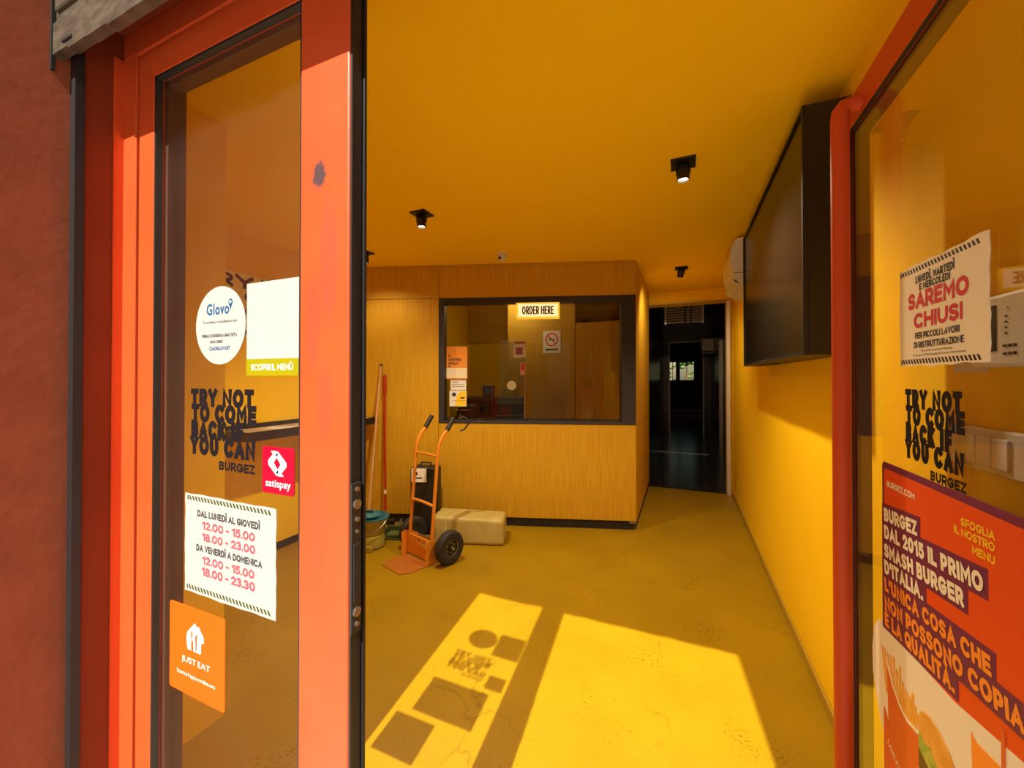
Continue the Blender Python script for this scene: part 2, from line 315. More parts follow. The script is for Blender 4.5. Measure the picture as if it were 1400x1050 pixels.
def stroke_bm(body, x0, x1, z0, z1, t, y, tilt):
    """t = stroke thickness as a share of the letter height; accents rise above z1"""
    h = z1-z0; T = t*h; g = .09; sp = .26; dep = [0]
    tot = 0; fixed = 0; items = []
    for i, ch in enumerate(body):
        if ch == ' ': tot += sp; fixed += T*.9; items.append(None); continue
        w_ = GL[BASE.get(ch, ch)][0]; items.append((ch, w_)); tot += max(w_*1.0-t*.0, 0); fixed += T
        if i < len(body)-1 and body[i+1] != ' ': tot += g
    k = (x1-x0-fixed)/(tot*h) if tot else 1
    bm = bmesh.new(); X = x0+T/2; c, s_ = math.cos(tilt), math.sin(tilt)
    def put(px_, pz_):
        dx, dz = px_-x0, pz_-z0
        return bm.verts.new((x0+dx*c-dz*s_, y-dep[0]*.000012, z0+dx*s_+dz*c))
    def strip(P):
        closed = len(P) > 3 and (abs(P[0][0]-P[-1][0])+abs(P[0][1]-P[-1][1])) < 1e-6
        if closed: P = P[:-1]
        Q = []
        for q in P:
            if not Q or abs(q[0]-Q[-1][0])+abs(q[1]-Q[-1][1]) > 1e-6: Q.append(q)
        P = Q; n = len(P); L_ = []; R_ = []
        for i in range(n):
            a = P[i-1] if (i or closed) else None; b = P[(i+1) % n] if (i < n-1 or closed) else None
            def nrm(p, q): dx, dz = q[0]-p[0], q[1]-p[1]; l = math.hypot(dx, dz); return (-dz/l, dx/l)
            n1 = nrm(a, P[i]) if a else None; n2 = nrm(P[i], b) if b else None
            if n1 is None: m_ = n2; f = 1
            elif n2 is None: m_ = n1; f = 1
            else:
                mx, mz = n1[0]+n2[0], n1[1]+n2[1]; l = math.hypot(mx, mz)
                m_ = (mx/l, mz/l) if l > 1e-6 else n1; f = min(1/max(m_[0]*n1[0]+m_[1]*n1[1], .3), 1.75)
            L_.append((P[i][0]+m_[0]*T/2*f, P[i][1]+m_[1]*T/2*f)); R_.append((P[i][0]-m_[0]*T/2*f, P[i][1]-m_[1]*T/2*f))
        for i in range(n if closed else n-1):
            j = (i+1) % n
            dep[0] += 1; bm.faces.new([put(*q) for q in (L_[i], R_[i], R_[j], L_[j])])
    for i, it in enumerate(items):
        if it is None: X += sp*h*k+T*.9; continue
        dep[0] = 0; ch, w_ = it; gw = w_*h*k; zt = h-T
        for P in GL[BASE.get(ch, ch)][1]:
            pts = [(X+px_*gw, z0+T/2+pz_*zt) for px_, pz_ in P]
            e0, e1 = P[0], P[-1]                       # straight ends reach the full height and width
            if len(pts) > 1 and abs(P[0][0]-P[-1][0])+abs(P[0][1]-P[-1][1]) > 1e-6:
                for idx, o_ in ((0, 1), (-1, -2)):
                    dx, dz = pts[idx][0]-pts[o_][0], pts[idx][1]-pts[o_][1]; l = math.hypot(dx, dz)
                    if l > 1e-9: pts[idx] = (pts[idx][0]+dx/l*T/2*.98, pts[idx][1]+dz/l*T/2*.98)
            strip(pts)
        if ch in BASE:
            cx = X+gw/2; strip([(cx+GRAVE[0][0]*h*.8, z0+h*1.30), (cx+GRAVE[1][0]*h, z0+h*1.10)])
        X += gw+T
        if i < len(items)-1 and items[i+1] is not None: X += g*h*k
    me = bpy.data.meshes.new('t'); bm.normal_update()
    for f in bm.faces:
        if f.normal.y > 0: f.normal_flip()
    bm.to_mesh(me); bm.free(); return me
def texts(name, lines, m, parent, y):
    """print, one flat lettering mesh per line"""
    for k, l in enumerate(lines):
        b_ = l[5] if len(l) > 5 else .02; t_ = l[6] if len(l) > 6 else 0
        if l[0].upper() == l[0] and all(c_ == ' ' or BASE.get(c_, c_) in GL for c_ in l[0]): me = stroke_bm(*l[:5], .17+b_*1.7, y, t_)
        else: me = text_bm(l[0], *l[1:5], bold=b_, y=y, tilt=t_)
        me.name = name; me.materials.append(M[m]); o = bpy.data.objects.new(name, me); C.objects.link(o); o.parent = parent
    return o
def rrect(x0, x1, z0, z1, r, n=5):
    p = []
    for cx, cz, a in ((x1-r, z1-r, 0), (x0+r, z1-r, 90), (x0+r, z0+r, 180), (x1-r, z0+r, 270)):
        for k in range(n+1):
            t = math.radians(a+90*k/n); p.append((cx+r*math.cos(t), cz+r*math.sin(t)))
    return p
def wavy(x0, x1, z0, z1, amp, n=14):
    """outline of a hand-cut paper sheet whose edges wander a little"""
    p = []; q = [(x0,z0),(x1,z0),(x1,z1),(x0,z1)]
    for i in range(4):
        a, b = q[i], q[(i+1) % 4]
        for k in range(n):
            t = k/n; d = 0 if k == 0 else amp*math.sin(k*1.9+i)*.6+amp*math.sin(k*.7+2*i)*.5
            dx, dz = (b[0]-a[0]), (b[1]-a[1]); l = math.hypot(dx, dz)
            p.append((a[0]+dx*t-dz/l*d, a[1]+dz*t+dx/l*d))
    return p
def stripes(name, x0, x1, z0, z1, n, m, parent, y, lean=.6):
    b = MB(); w_ = (x1-x0)/n; h = z1-z0
    for i in range(n):
        a = x0+i*w_
        b.prism([(a, z0), (a+w_*.5, z0), (min(a+w_*.5-h*lean, x1), z1), (a-h*lean, z1)] if a-h*lean >= x0-.001 else [(a, z0), (a+w_*.5, z0), (a+w_*.5-h*lean*.5, z1), (a, z1)], y, y+.0003)
    return b.build(name, m, parent)

# ================================================================== SETTING
H = 2.49
XR = .565
struct(MB().box(-3.3, .9, .53, 5.45, -.1, 0).build('floor', 'floor'), 'yellow resin floor with hairline cracks and a sunlit patch', 'floor')
sbox('ceiling', 'ceil', (-3.3, .9, 1.06, 5.6, H, H+.15), 'yellow painted ceiling carrying the black spotlights', 'ceiling')
sbox('ceiling_bay', 'ceil', (-1.9, .9, .53, 1.06, H-.03, H+.15), 'strip of yellow ceiling just inside the entrance', 'ceiling')
sbox('wall_right', 'wall', (XR, .95, .60, 5.45, 0, H), 'yellow wall on the right carrying the television', 'wall')
sbox('wall_left', 'wall', (-3.3, -3.05, 1.06, 5.45, 0, H), 'yellow left wall carrying the shelf and poster', 'wall')
sbox('wall_front_left', 'wall', (-3.3, -1.755, .6, 1.06, 0, H), 'yellow wall end beside the entrance bay, seen through the left pane', 'wall')
# rear wall with the passage doorway
wr = sroot('wall_rear', 'yellow rear wall around the passage doorway', 'wall')
MB().box(-3.3, -.435, 5.45, 5.6, 0, H).box(-.435, .50, 5.45, 5.6, 2.335, H).box(.50, .95, 5.45, 5.6, 0, H).build('wall_face', 'wall', wr)
MB().box(-.42, XR, 5.43, 5.45, H-.03, H).build('cornice', 'wall', wr)
dr = sroot('door_3', 'tall passage doorway with steel edge strips', 'doorway')
MB().box(-.435, -.405, 5.40, 5.47, 0, 2.335).build('edge_strip', 'alu', dr)
MB().box(.497, .535, 5.40, 5.47, 0, 2.335).build('edge_strip', 'alu', dr)
MB().box(-.435, .535, 5.42, 5.46, 2.335, 2.352).build('head_strip', 'skirt', dr)
sk = struct(MB().box(XR-.014, XR, .60, 5.40, 0, .05, bev=.004).build('baseboard_right', 'skirt'), 'low skirting along the foot of the right wall', 'skirting')
sk2 = struct(MB().box(-3.05, -3.036, 1.06, 2.9, 0, .06, bev=.004).build('baseboard_left', 'black'), 'black skirting along the left wall', 'skirting')

# outside walls of the shop
sbox('wall_outer_left', 'stucco', (-6, -1.222, .02, .415, -.05, 6), 'dark red stucco reveal left of the entrance', 'wall')
sbox('wall_outer_core', 'stucco', (-6, -1.262, .415, .6, -.05, 6), 'dark red masonry behind the shutter guide', 'wall')
sbox('wall_outer_right', 'stucco', (.445, 5, .02, .60, -.05, 6), 'dark red masonry right of the entrance', 'wall')
sbox('wall_outer_head', 'stucco', (-1.262, .445, .02, .36, 2.62, 6), 'dark red lintel above the entrance', 'wall')
sbox('wall_inner_head', 'wall', (-1.262, .445, .56, .62, 2.30, H+.1), 'yellow inner face of the head above the doors', 'wall')
sbox('wall_head_core', 'stucco', (-1.262, .445, .36, .60, 2.62, 6), 'masonry above the shutter box', 'wall')
sbox('street_ground', 'pavement', (-30, 25, -14, .53, -.12, -.02), 'grey brown paved street in front of the shop', 'street')
sbox('trim_threshold', 'aged', (-1.26, .445, .40, .60, -.02, .004), 'worn metal threshold under the entrance doors', 'threshold')

# roller shutter rolled up above the doors
rs = thing('roller_shutter', 'galvanised roller shutter pulled up above the entrance doors', 'shutter', (-.38, .395, 2.07))
pts = [(-.845, .0)]
x = -.845
for k in range(22):                       # slightly bent lower lip
    dz = random.choice([0, .006, .012, .004, .0]); x2 = x+1.66/22
    pts += [(x, dz), (x2, dz)]; x = x2
b = MB(); b.prism([(p[0], p[1]-.002) for p in pts]+[(.815, .075), (-.835, .075), (-.835, .060), (-.845, .050)], -.009, .009); b.build('bottom_bar', 'galv', rs)
for k in range(6):
    z = .078+k*.078
    MB().prism([(-.842, z), (.815, z), (.815, z+.076), (-.842, z+.076)], -.004, .004).box(-.83, .815, -.010, .004, z+.02, z+.056, bev=.006).build('slat', 'galv', rs)
MB().box(-.79, -.752, -.012, -.009, .020, .027, bev=.001).build('slot', 'ink', rs)
g = struct(MB().box(-1.262, -1.226, .418, .424, 0, 2.6).box(-1.236, -1.200, .415, .430, 0, 2.6).box(-1.262, -1.215, .384, .390, 2.05, 2.62).build('trim_shutter_guide', 'black'), 'black shutter guide rail beside the stucco', 'rail')

# ---- fixed door frame
df = sroot('door_frame', 'red fixed frame around the entrance doors, shaded parts coloured darker', 'frame')
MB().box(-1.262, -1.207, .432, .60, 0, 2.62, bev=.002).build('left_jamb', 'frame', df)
MB().box(-1.207, -1.2045, .480, .498, 0, 2.145).build('jamb_lining', 'red', df)
MB().box(-1.207, -1.152, .498, .60, 0, 2.145, bev=.002).build('left_rebate', 'red', df)
MB().box(.428, .445, .432, .60, 0, 2.62, bev=.002).build('right_jamb', 'red', df)
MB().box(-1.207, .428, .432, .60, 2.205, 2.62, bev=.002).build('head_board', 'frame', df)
MB().box(-1.207, .428, .498, .60, 2.145, 2.205, bev=.002).build('head_rebate', 'red', df)
MB().box(-1.153, -1.145, .520, .58, 0, 2.145).box(-1.145, .428, .535, .58, 2.138, 2.145).build('rebate_seal', 'black', df)

# ---- left leaf (closed)
d1 = sroot('door_1', 'closed left glazed entrance leaf covered with stickers', 'door')
MB().box(-1.144, -1.083, .500, .535, .01, 2.138, bev=.003).build('left_stile', 'red', d1)
MB().box(-.622, -.508, .500, .532, .01, 2.138, bev=.003).build('lock_stile', 'stile', d1)
MB().box(-1.083, -.622, .500, .535, 2.076, 2.138, bev=.002).build('top_rail', 'red', d1)
MB().box(-1.083, -.622, .500, .535, .01, .16, bev=.003).build('bottom_rail', 'red', d1)
# gasket round the pane
MB().box(-1.083, -1.078, .501, .514, .16, 2.076).box(-.627, -.622, .503, .514, .16, 2.076).box(-1.083, -.622, .501, .514, 2.071, 2.076).box(-1.083, -.622, .503, .514, .16, .165).build('glazing_gasket', 'darkmetal', d1)
MB().box(-1.083, -.622, .515, .519, .16, 2.076).build('glass_pane', 'glass', d1)
MB().box(-1.083, -1.068, .520, .555, .145, 2.08).box(-.637, -.622, .520, .540, .145, 2.08).box(-1.083, -.622, .520, .548, 2.062, 2.08).build('inner_bead', 'warmplastic', d1)
MB().box(-.508, -.504, .503, .524, .01, 2.138).box(-.508, -.500, .527, .532, .01, 2.138).build('edge_seal', 'black', d1)
lk = MB().box(-.504, -.499, .499, .521, .978, 1.226, bev=.0015).build('lock_plate', 'darkmetal', d1)
b = MB()
for z, r in ((1.215, .004), (1.190, .008), (1.165, .004), (1.145,.003), (1.012, .008), (.992, .004)): b.cyl((-.501, .510, z), (-.496, .510, z), r, n=14)
b.build('bolt', 'aged', lk)
MB().box(-.501, -.4975, .503, .517, 1.03, 1.125, bev=.001).build('latch_slot', 'ink', lk)

# ---- right leaf (open inwards, its pane along the right wall)
d2 = sroot('door_2', 'right glazed entrance leaf standing open against the right wall', 'door')
MB().box(.412, .452, 1.337, 1.44, .01, 2.138, bev=.003).build('free_stile', 'red', d2)
MB().box(.412, .452, .56, 1.337, 2.06, 2.138, bev=.002).build('top_rail', 'red', d2)
MB().box(.412, .452, .56, 1.337, .01, .16, bev=.003).build('bottom_rail', 'red', d2)
MB().box(.412, .452, .54, .66, .01, 2.138, bev=.003).build('hinge_stile', 'red', d2)
MB().box(.413, .420, 1.332, 1.337, .16, 2.06).box(.413, .420, .66, 1.337, 2.055, 2.060).box(.413, .420, .66, 1.337, .16, .165).build('glazing_gasket', 'black', d2)
MB().box(.4205, .4245, .66, 1.337, .16, 2.06).build('glass_pane', 'glass', d2)
MB().box(.4255, .455, 1.322, 1.337, .16, 2.06).box(.4255, .455, .66, 1.337, 2.045, 2.06).build('inner_bead', 'warmplastic', d2)
hp = [(.420, 1.25, 2.088), (.396, 1.25, 2.088), (.380, 1.25, 2.084), (.373, 1.25, 2.074), (.371, 1.25, 2.056), (.371, 1.25, 1.6), (.371, 1.25, .8), (.371, 1.25, .14), (.373, 1.25, .118), (.382, 1.25, .106), (.420, 1.25, .104)]
MB().tube(hp, .0195, 24).build('pull_handle', 'red', d2, True)

# ================================================================== slanted timber partition (order counter)
ANG = math.atan2(.3079, .9514)
wp = sroot('wall_back', 'slanting oak panelled partition with the ordering window', 'wall', (-.39, 3.82, 0), ANG)
G = .004
MB().box(-1.853+G/2, 0, 0, .03, .085, .968, bev=.001).build('panel', 'wood', wp)                 # counter front
MB().box(-2.80, -1.853-G/2, 0, .03, .085, 2.168, bev=.001).build('panel', 'wood', wp)            # full height left
MB().box(-2.80, -1.853-G/2, 0, .03, 2.172, H-.02, bev=.001).build('panel', 'wood', wp)           # above left
MB().box(-1.853+G/2, 0, 0, .03, 2.172, H-.02, bev=.001).build('panel', 'wood', wp)               # above window
MB().box(-2.80, .0, -.008, .02, H-.02, H).build('top_moulding', 'wood', wp)
MB().box(-2.80, -.01, .03, .045, .085, 2.168).bm.free()
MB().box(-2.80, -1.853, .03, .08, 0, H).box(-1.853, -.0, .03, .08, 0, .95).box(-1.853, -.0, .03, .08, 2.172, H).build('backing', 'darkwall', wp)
MB().box(-2.80, -.012, .018, .03, .0, .085).build('plinth', 'black', wp)
MB().box(-.06, 0, -.002, .05, .062, .088).build('plinth_end', 'aged', wp)
# side return along the passage
sr = sroot('wall_return', 'oak panel side of the partition beside the passage', 'wall')
MB().box(-.405, -.389, 3.823, 5.43, .07, .97).box(-.405, -.389, 3.823, 5.43, .974, 2.335).box(-.405, -.389, 3.823, 5.43, 2.339, H).build('panel', 'wood', sr)
MB().box(-.403, -.394, 3.84, 5.43, 0, .07).build('plinth', 'black', sr)
MB().box(-.45, -.405, 3.86, 5.40, 0, H).build('backing', 'darkwall', sr)
# ordering window
wi = sroot('window_1', 'dark framed ordering window in the oak partition', 'window', (-.39, 3.82, 0), ANG)
MB().box(-.128, .001, -.006, .10, .99, 2.172, bev=.002).build('right_post', 'navy', wi)
MB().box(-1.853, -1.80, -.004, .10, .99, 2.172, bev=.002).build('left_jamb', 'navy', wi)
MB().box(-1.80, -.128, .0, .10, 2.115, 2.172, bev=.002).build('head_bar', 'navy', wi)
MB().box(-1.853, .001, -.006, .32, .968, .990, bev=.002).build('sill', 'navy', wi)
MB().box(-1.80, -.128, .075, .081, .99, 2.115).build('glass_pane', 'tint', wi)

# kitchen behind the window
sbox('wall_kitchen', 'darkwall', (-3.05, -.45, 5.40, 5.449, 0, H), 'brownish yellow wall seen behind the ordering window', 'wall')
sbox('trim_kitchen_dado', 'wall', (-3.05, -1.55, 5.38, 5.399, 1.12, 1.92), 'pale dado panel on the far wall behind the window', 'panel')
kp = thing('partition_panel', 'tall oak panel standing at the right behind the ordering window', 'partition', (-.80, 4.62, 0))
MB().box(-.35, .33, -.02, .02, 0, 2.05, bev=.002).build('board', 'wood', kp)
kl = thing('added_kitchen_lamp', 'added round lamp brightening the space behind the ordering window', 'lamp', (-1.9, 4.3, H))  # unseen lamp added to brighten the kitchen
MB().cyl((0,0,-.04), (0,0,0), .14, n=28).build('housing', 'white', kl, True); MB().cyl((0,0,-.048), (0,0,-.04), .12, n=28).build('diffuser', 'lampon', kl)
kd = bpy.data.lights.new('kitchen_fill_light', 'POINT'); kd.energy = 3.0; kd.color = (1, .82, .5); kd.shadow_soft_size = .1
ko = bpy.data.objects.new('kitchen_fill_light', kd); C.objects.link(ko); ko.parent = kl; ko.location = (0, 0, -.12)
pp = thing('ventilation_duct', 'pale duct running under the ceiling behind the ordering window', 'duct', (-1.2, 5.2, 2.1))
MB().cyl((-.75, 0, .12), (.7, 0, .12), .06, n=20).build('pipe', 'skirt', pp, True)
MB().cyl((-.40, .05, -.02), (.5, .05, -.02), .045, n=20).build('pipe', 'skirt', pp, True)
for xx in (-.5, .5): MB().cyl((xx, 0, .17), (xx, 0, H-2.1), .006).build('hanger', 'steel', pp)
bc = thing('back_cabinet', 'long dark cabinet low behind the ordering window', 'cabinet', (-2.3, 5.1, 0))
MB().box(-.65, .55, -.25, .25, .06, 1.08, bev=.004).build('body', 'casing', bc)
MB().box(-.67, .57, -.27, .26, 1.08, 1.12, bev=.004).build('cabinet_top', 'darkmetal', bc)
MB().box(-.63, -.06, -.262, -.25, .10, 1.05, bev=.003).build('door', 'casing', bc); MB().box(-.03, .53, -.262, -.25, .10, 1.05, bev=.003).build('door', 'casing', bc)

# ================================================================== passage and far room
sbox('wall_passage_left', 'dark', (-.62, -.435, 5.6, 16, 0, 2.9), 'dark left wall of the passage', 'wall')
sbox('wall_passage_right', 'dark', (.66, .9, 5.6, 10.8, 0, 2.9), 'dark right wall of the passage', 'wall')
sbox('floor_passage', 'darkfloor', (-.7, 2.2, 5.45, 16.2, -.1, -.001), 'dark glossy floor of the passage', 'floor')
sbox('ceiling_passage', 'dark', (-.7, 2.2, 5.6, 16.2, 2.75, 2.9), 'dark ceiling of the passage', 'ceiling')
sbox('wall_passage_middle', 'dark', (-.435, -.30, 10.8, 11.0, 0, 2.75), 'dark pier beside the second doorway', 'wall')
sbox('wall_passage_middle_right', 'dark', (.50, 2.2, 10.8, 11.0, 0, 2.75), 'dark pier right of the second doorway', 'wall')
sbox('wall_passage_head', 'dark', (-.30, .50, 10.8, 11.0, 2.30, 2.75), 'dark head over the second doorway', 'wall')
d4 = sroot('door_4', 'second doorway deep in the passage with thin steel edges', 'doorway')
MB().box(-.30, -.275, 10.77, 10.8, 0, 2.30).build('edge_strip', 'alu', d4); MB().box(.475, .50, 10.77, 10.8, 0, 2.30).build('edge_strip', 'alu', d4)
MB().box(-.30, .50, 10.77, 10.8, 2.285, 2.31).build('head_strip', 'aged', d4)
fr = sroot('wall_far', 'brown end wall far down the passage around a small window', 'wall')
MB().box(-.6, 2.2, 16, 16.2, 0, 1.30).box(-.6, 2.2, 16, 16.2, 2.02, 2.75).box(-.6, -.42, 16, 16.2, 1.3, 2.02).box(-.20, -.09, 16, 16.2, 1.3, 2.02).box(.44, 2.2, 16, 16.2, 1.3, 2.02).build('wall_face', 'brown', fr)
MB().box(-.43, 2.1, 15.9, 16.0, 0, .10).box(-.43, 2.1, 15.9, 16.0, .16, .26).build('skirting_duct', 'shelf', fr)
fw = sroot('window_2', 'small far window with greenery outside at the passage end', 'window')
MB().box(-.09, .44, 16.02, 16.06, 1.30, 1.33).box(-.09, .44, 16.02, 16.06, 1.99, 2.02).box(-.09, -.06, 16.02, 16.06, 1.3, 2.02).box(.41, .44, 16.02, 16.06, 1.3, 2.02).box(.16, .185, 16.02, 16.06, 1.3, 2.02).build('frame', 'offwhite', fw)
MB().box(-.06, .41, 16.035, 16.042, 1.33, 1.99).build('glass_pane', 'acrylic', fw)
MB().box(-.42, -.20, 16.02, 16.06, 1.30, 1.33).box(-.42, -.20, 16.02, 16.06, 1.99, 2.02).box(-.32, -.30, 16.02, 16.06, 1.3, 2.02).build('side_frame', 'offwhite', fw)
sbox('wall_far_right', 'brown', (2.2, 2.35, 10.8, 16.2, 0, 2.9), 'brown side wall of the far room', 'wall')
sh = MB()
for k in range(260):
    c = (random.uniform(-1.6, 2.2), random.uniform(17.5, 18.6), random.uniform(.2, 3.0)); sh.ball(c, random.uniform(.07, .17), (1, 1, .6), 8)
tree = thing('garden_shrub', 'green shrub outside the small far window', 'shrub', (.2, 18, 0))
f_ = sh.build('foliage', 'leaves', tree); f_.location = (-.2, -18, 0); f_['kind'] = 'stuff'
MB().cyl((0, 0, -.1), (0, 0, 1.6), .06, .04).build('trunk', 'polewood', tree)
sbox('garden_ground', 'leaves', (-6, 8, 16.3, 26, -.15, -.05), 'green ground outside the far window', 'ground')
# grille over the passage, small lamp, box, glass door
gr = thing('transom_grille', 'slatted transom hanging under the passage ceiling just past the doorway', 'grille', (.02, 6.6, 2.23))
MB().box(-.26, -.235, -.02, .02, 0, .52).build('post', 'steel', gr)
MB().box(.02, .045, -.02, .02, 0, .52).build('post', 'casing', gr); MB().box(.10, .125, -.02, .02, 0, .52).build('post', 'casing', gr); MB().box(.265, .285, -.02, .02, 0, .52).build('post', 'steel', gr)
for k in range(7):
    MB().box(-.235, .265, -.012, .012, .012+k*.04, .036+k*.04, bev=.003).build('slat', 'shelf', gr)
pb = thing('wall_unit', 'grey boxy unit high beside the second doorway in the passage', 'appliance', (.56, 9.9, 1.95))
MB().box(-.16, .10, -.12, .12, 0, .33, bev=.015).build('body', 'aged', pb); MB().box(-.14, .08, -.125, -.12, .02, .06).build('outlet', 'ink', pb)
gd = thing('glazed_side_door', 'steel edged dark glazed door on the right of the passage', 'door', (.62, 7.6, 0))
MB().box(-.02, .02, -.02, .02, 0, 2.05).box(-.02, .02, .22, .25, 0, 2.05).build('frame', 'aged', gd); MB().box(-.004, .004, .02, .22, .05, 2.0).build('pane', 'acrylic', gd)
MB().cyl((0, 0, 2.6), (0, 0, 2.75), .01).bm.free()

# ================================================================== ceiling spotlights
def spot(loc, label, tilt=(0, 0), group='black spotlights on the yellow ceiling', on=True, power=1.0):
    t = thing('ceiling_spotlight', label, 'spotlight', loc, 0, group)
    MB().box(-.058, .058, -.058, .058, -.010, 0, bev=.002).build('mounting_plate', 'casing', t)
    MB().cyl((0, 0, -.010), (0, 0, -.035), .012).box(-.034, -.028, -.012, .012, -.06, -.01).box(.028, .034, -.012, .012, -.06, -.01).build('bracket', 'casing', t)
    R = Matrix.Translation((0, 0, -.03)) @ Matrix.Rotation(tilt[0], 4, 'X') @ Matrix.Rotation(tilt[1], 4, 'Y')
    h = MB().lathe([(0, .012), (.025, .012), (.029, .006), (.030, -.060), (.026, -.062), (.025, -.050)], 24, mt=R).build('lamp_head', 'casing', t, True)
    e = MB().lathe([(0, -.052), (.024, -.052)], 20, mt=R).build('lens', 'lampon', h)
    if on:
        ld = bpy.data.lights.new('bulb', 'SPOT'); ld.energy = SPOT*power; ld.color = (1, .80, .52); ld.spot_size = math.radians(140); ld.spot_blend = .8; ld.shadow_soft_size = .02
        lo = bpy.data.objects.new('bulb', ld); C.objects.link(lo); lo.parent = t
        lo.matrix_local = R @ Matrix.Translation((0, 0, -.066))
    return t
spot((-1.58, 2.18, H), 'black ceiling spotlight left of centre above the hand truck')
spot((.01, 2.18, H), 'black ceiling spotlight nearest the television, lit')
spot((.0, 4.26, H), 'black ceiling spotlight before the passage doorway', (.45, .2), power=.3)
spot((-2.52, 2.66, H), 'black ceiling spotlight partly hidden by the lock stile, washing the oak panel', (.12, 0), power=.14)

cmr = thing('dome_camera', 'white dome camera on the ceiling above the ordering window', 'camera', (-1.43, 3.13, H))
MB().cyl((0,0,-.012), (0,0,0), .062, .068, n=28).build('base_ring', 'ceil', cmr, True)
MB().cyl((0,0,-.03), (0,0,-.012), .045, .045, n=28).ball((0,0,-.042), .036).build('dome', 'offwhite', cmr, True)
MB().ball((-.006,-.028,-.055), .014).build('lens', 'ink', cmr, True)

# ================================================================== television, air conditioner, wall devices
tv = thing('television', 'large black television in a deep black box on the right wall', 'television', (XR-.003, 2.54, 1.485))
MB().box(-.134, 0, -.77, .77, 0, .925, bev=.004).build('casing', 'casing', tv)
MB().box(-.149, -.134, -.77, .77, 0, .014).box(-.149, -.134, -.77, .77, .911, .925).box(-.149, -.134, -.77, -.756, .014, .911).box(-.149, -.134, .756, .77, .014, .911).build('bezel', 'casing', tv)
MB().box(-.141, -.134, -.756, .756, .014, .911).build('screen', 'screen', tv)
MB().box(-.151, -.146, -.09, .09, .001, .012, bev=.001).box(-.10, -.05, .1, .5, -.006, 0).build('sensor_strip', 'darkmetal', tv)

ac = thing('air_conditioner', 'white split air conditioner unit high on the right wall beyond the television', 'air conditioner', (XR, 3.40, 2.07), PI/2)
prof = [(0, 0), (.05, .0), (.13, .015), (.185, .075), (.215, .16), (.222, .24), (.215, .32), (.19, .372), (.17, .38), (0, .38)]
b = MB(); bm = b.bm      # profile in (depth, z), extruded along local x
for xx in (0,): pass
a0 = [bm.verts.new((0, d, z)) for d, z in prof]; a1 = [bm.verts.new((.60, d, z)) for d, z in prof]
bm.faces.new(a0); bm.faces.new(a1[::-1])
for i in range(len(prof)): bm.faces.new((a0[i], a1[i], a1[(i+1) % len(prof)], a0[(i+1) % len(prof)]))
b.build('body', 'white', ac, True)
MB().box(.04, .57, .150, .196, .058, .074, rot=None).build('air_outlet', 'ink', ac)
lv = MB().box(.03, .58, .135, .205, .016, .024, bev=.003, rot=Matrix.Translation((0,.06,-.060)) @ Matrix.Rotation(.62, 4, 'X')).build('louver', 'offwhite', ac)
MB().box(-.003, .0, .0, .205, .12, .123).build('end_seam', 'greyink', ac)

dv = thing('wall_controller', 'white wall intercom with dark screen partly behind the closed notice', 'intercom', (XR, 1.105, 1.42), -PI/2)
MB().box(0, .20, -.028, 0, 0, .135, bev=.007).build('housing', 'offwhite', dv)
MB().box(.012, .075, -.030, -.027, .03, .115).build('screen', 'screen', dv)
b = MB()
for i in range(4): b.box(.098, .101, -.0300, -.027, .06+i*.010, .063+i*.010)
for i in range(3):
    for j in range(2): b.box(.094+i*.012, .099+i*.012, -.0305, -.027, .022+j*.014, .027+j*.014)
b.build('button', 'greyink', dv)
MB().box(.094, .104, -.0305, -.027, .104, .110).build('indicator', 'white', dv)
MB().box(.15, .165, -.0305, -.027, .09, .105, bev=.002).build('knob', 'ink', dv)
MB().box(-.10, .0, -.006, -.001, -.008, .02).build('wall_base', 'offwhite', dv)

sw = thing('switch_plate', 'wide white switch plate with rockers on the right wall', 'switch', (XR, 1.21, 1.213), -PI/2)
MB().box(0, .26, -.012, 0, 0, .088, bev=.005).build('plate', 'offwhite', sw)
for k in range(3):
    MB().box(.052+k*.044, .094+k*.044, -.0165, -.010, .014, .072, bev=.002).build('rocker', 'white', sw)
MB().box(.215, .240, -.0135, -.010, .03, .055, bev=.001).build('blank_insert', 'offwhite', sw)

# ================================================================== shelf on left wall and its papers, poster
sf = thing('wall_shelf', 'long black edged shelf on the left wall', 'shelf', (-3.05, 1.78, .965))
MB().box(0, .355, 0, 1.235, .012, .052).build('shelf_board', 'shelf', sf)
MB().box(.350, .362, 0, 1.24, 0, .065, bev=.002).box(0, .362, -.006, .004, 0, .065).build('front_edge', 'casing', sf)
MB().box(0, .02, 0, 1.24, .052, .085).build('back_edge', 'casing', sf)
for (yy, xx, a, nm) in ((.35, .2, .3, 'loose white sheet at the near end of the left shelf'), (.95, .18, -.2, 'white folded paper at the far end of the left shelf'), (1.12, .24, .5, 'pale sheet lying on the shelf beside the poles')):
    p = thing('paper_sheet', nm, 'paper', (-3.05+xx, 1.78+yy, 1.018), a, 'papers lying on the left shelf')
    MB().prism(wavy(-.105, .105, -.07, .07, .002, 5), 0, .001).build('sheet', 'paper', p).rotation_euler = (PI/2, 0, 0)
    MB().box(-.07, .07, -.004, .004, .0012, .0016).box(-.07, .03, .02, .026, .0012, .0016).build('printing', 'greyink', p)
po = thing('wall_poster', 'cream poster with big maroon letters on the left wall', 'poster', (-3.05, 1.60, 1.70), PI/2)
MB().box(0, .98, -.008, 0, 0, .49).build('sheet', 'cream', po)
texts('lettering', [('TRY NOT', .03, .95, .375, .475, .05), ('TO COME', .03, .95, .265, .365, .05), ('BACK IF', .03, .95, .155, .255, .05), ('YOU CAN', .03, .95, .035, .145, .05)], 'maroon', po, -.0085)

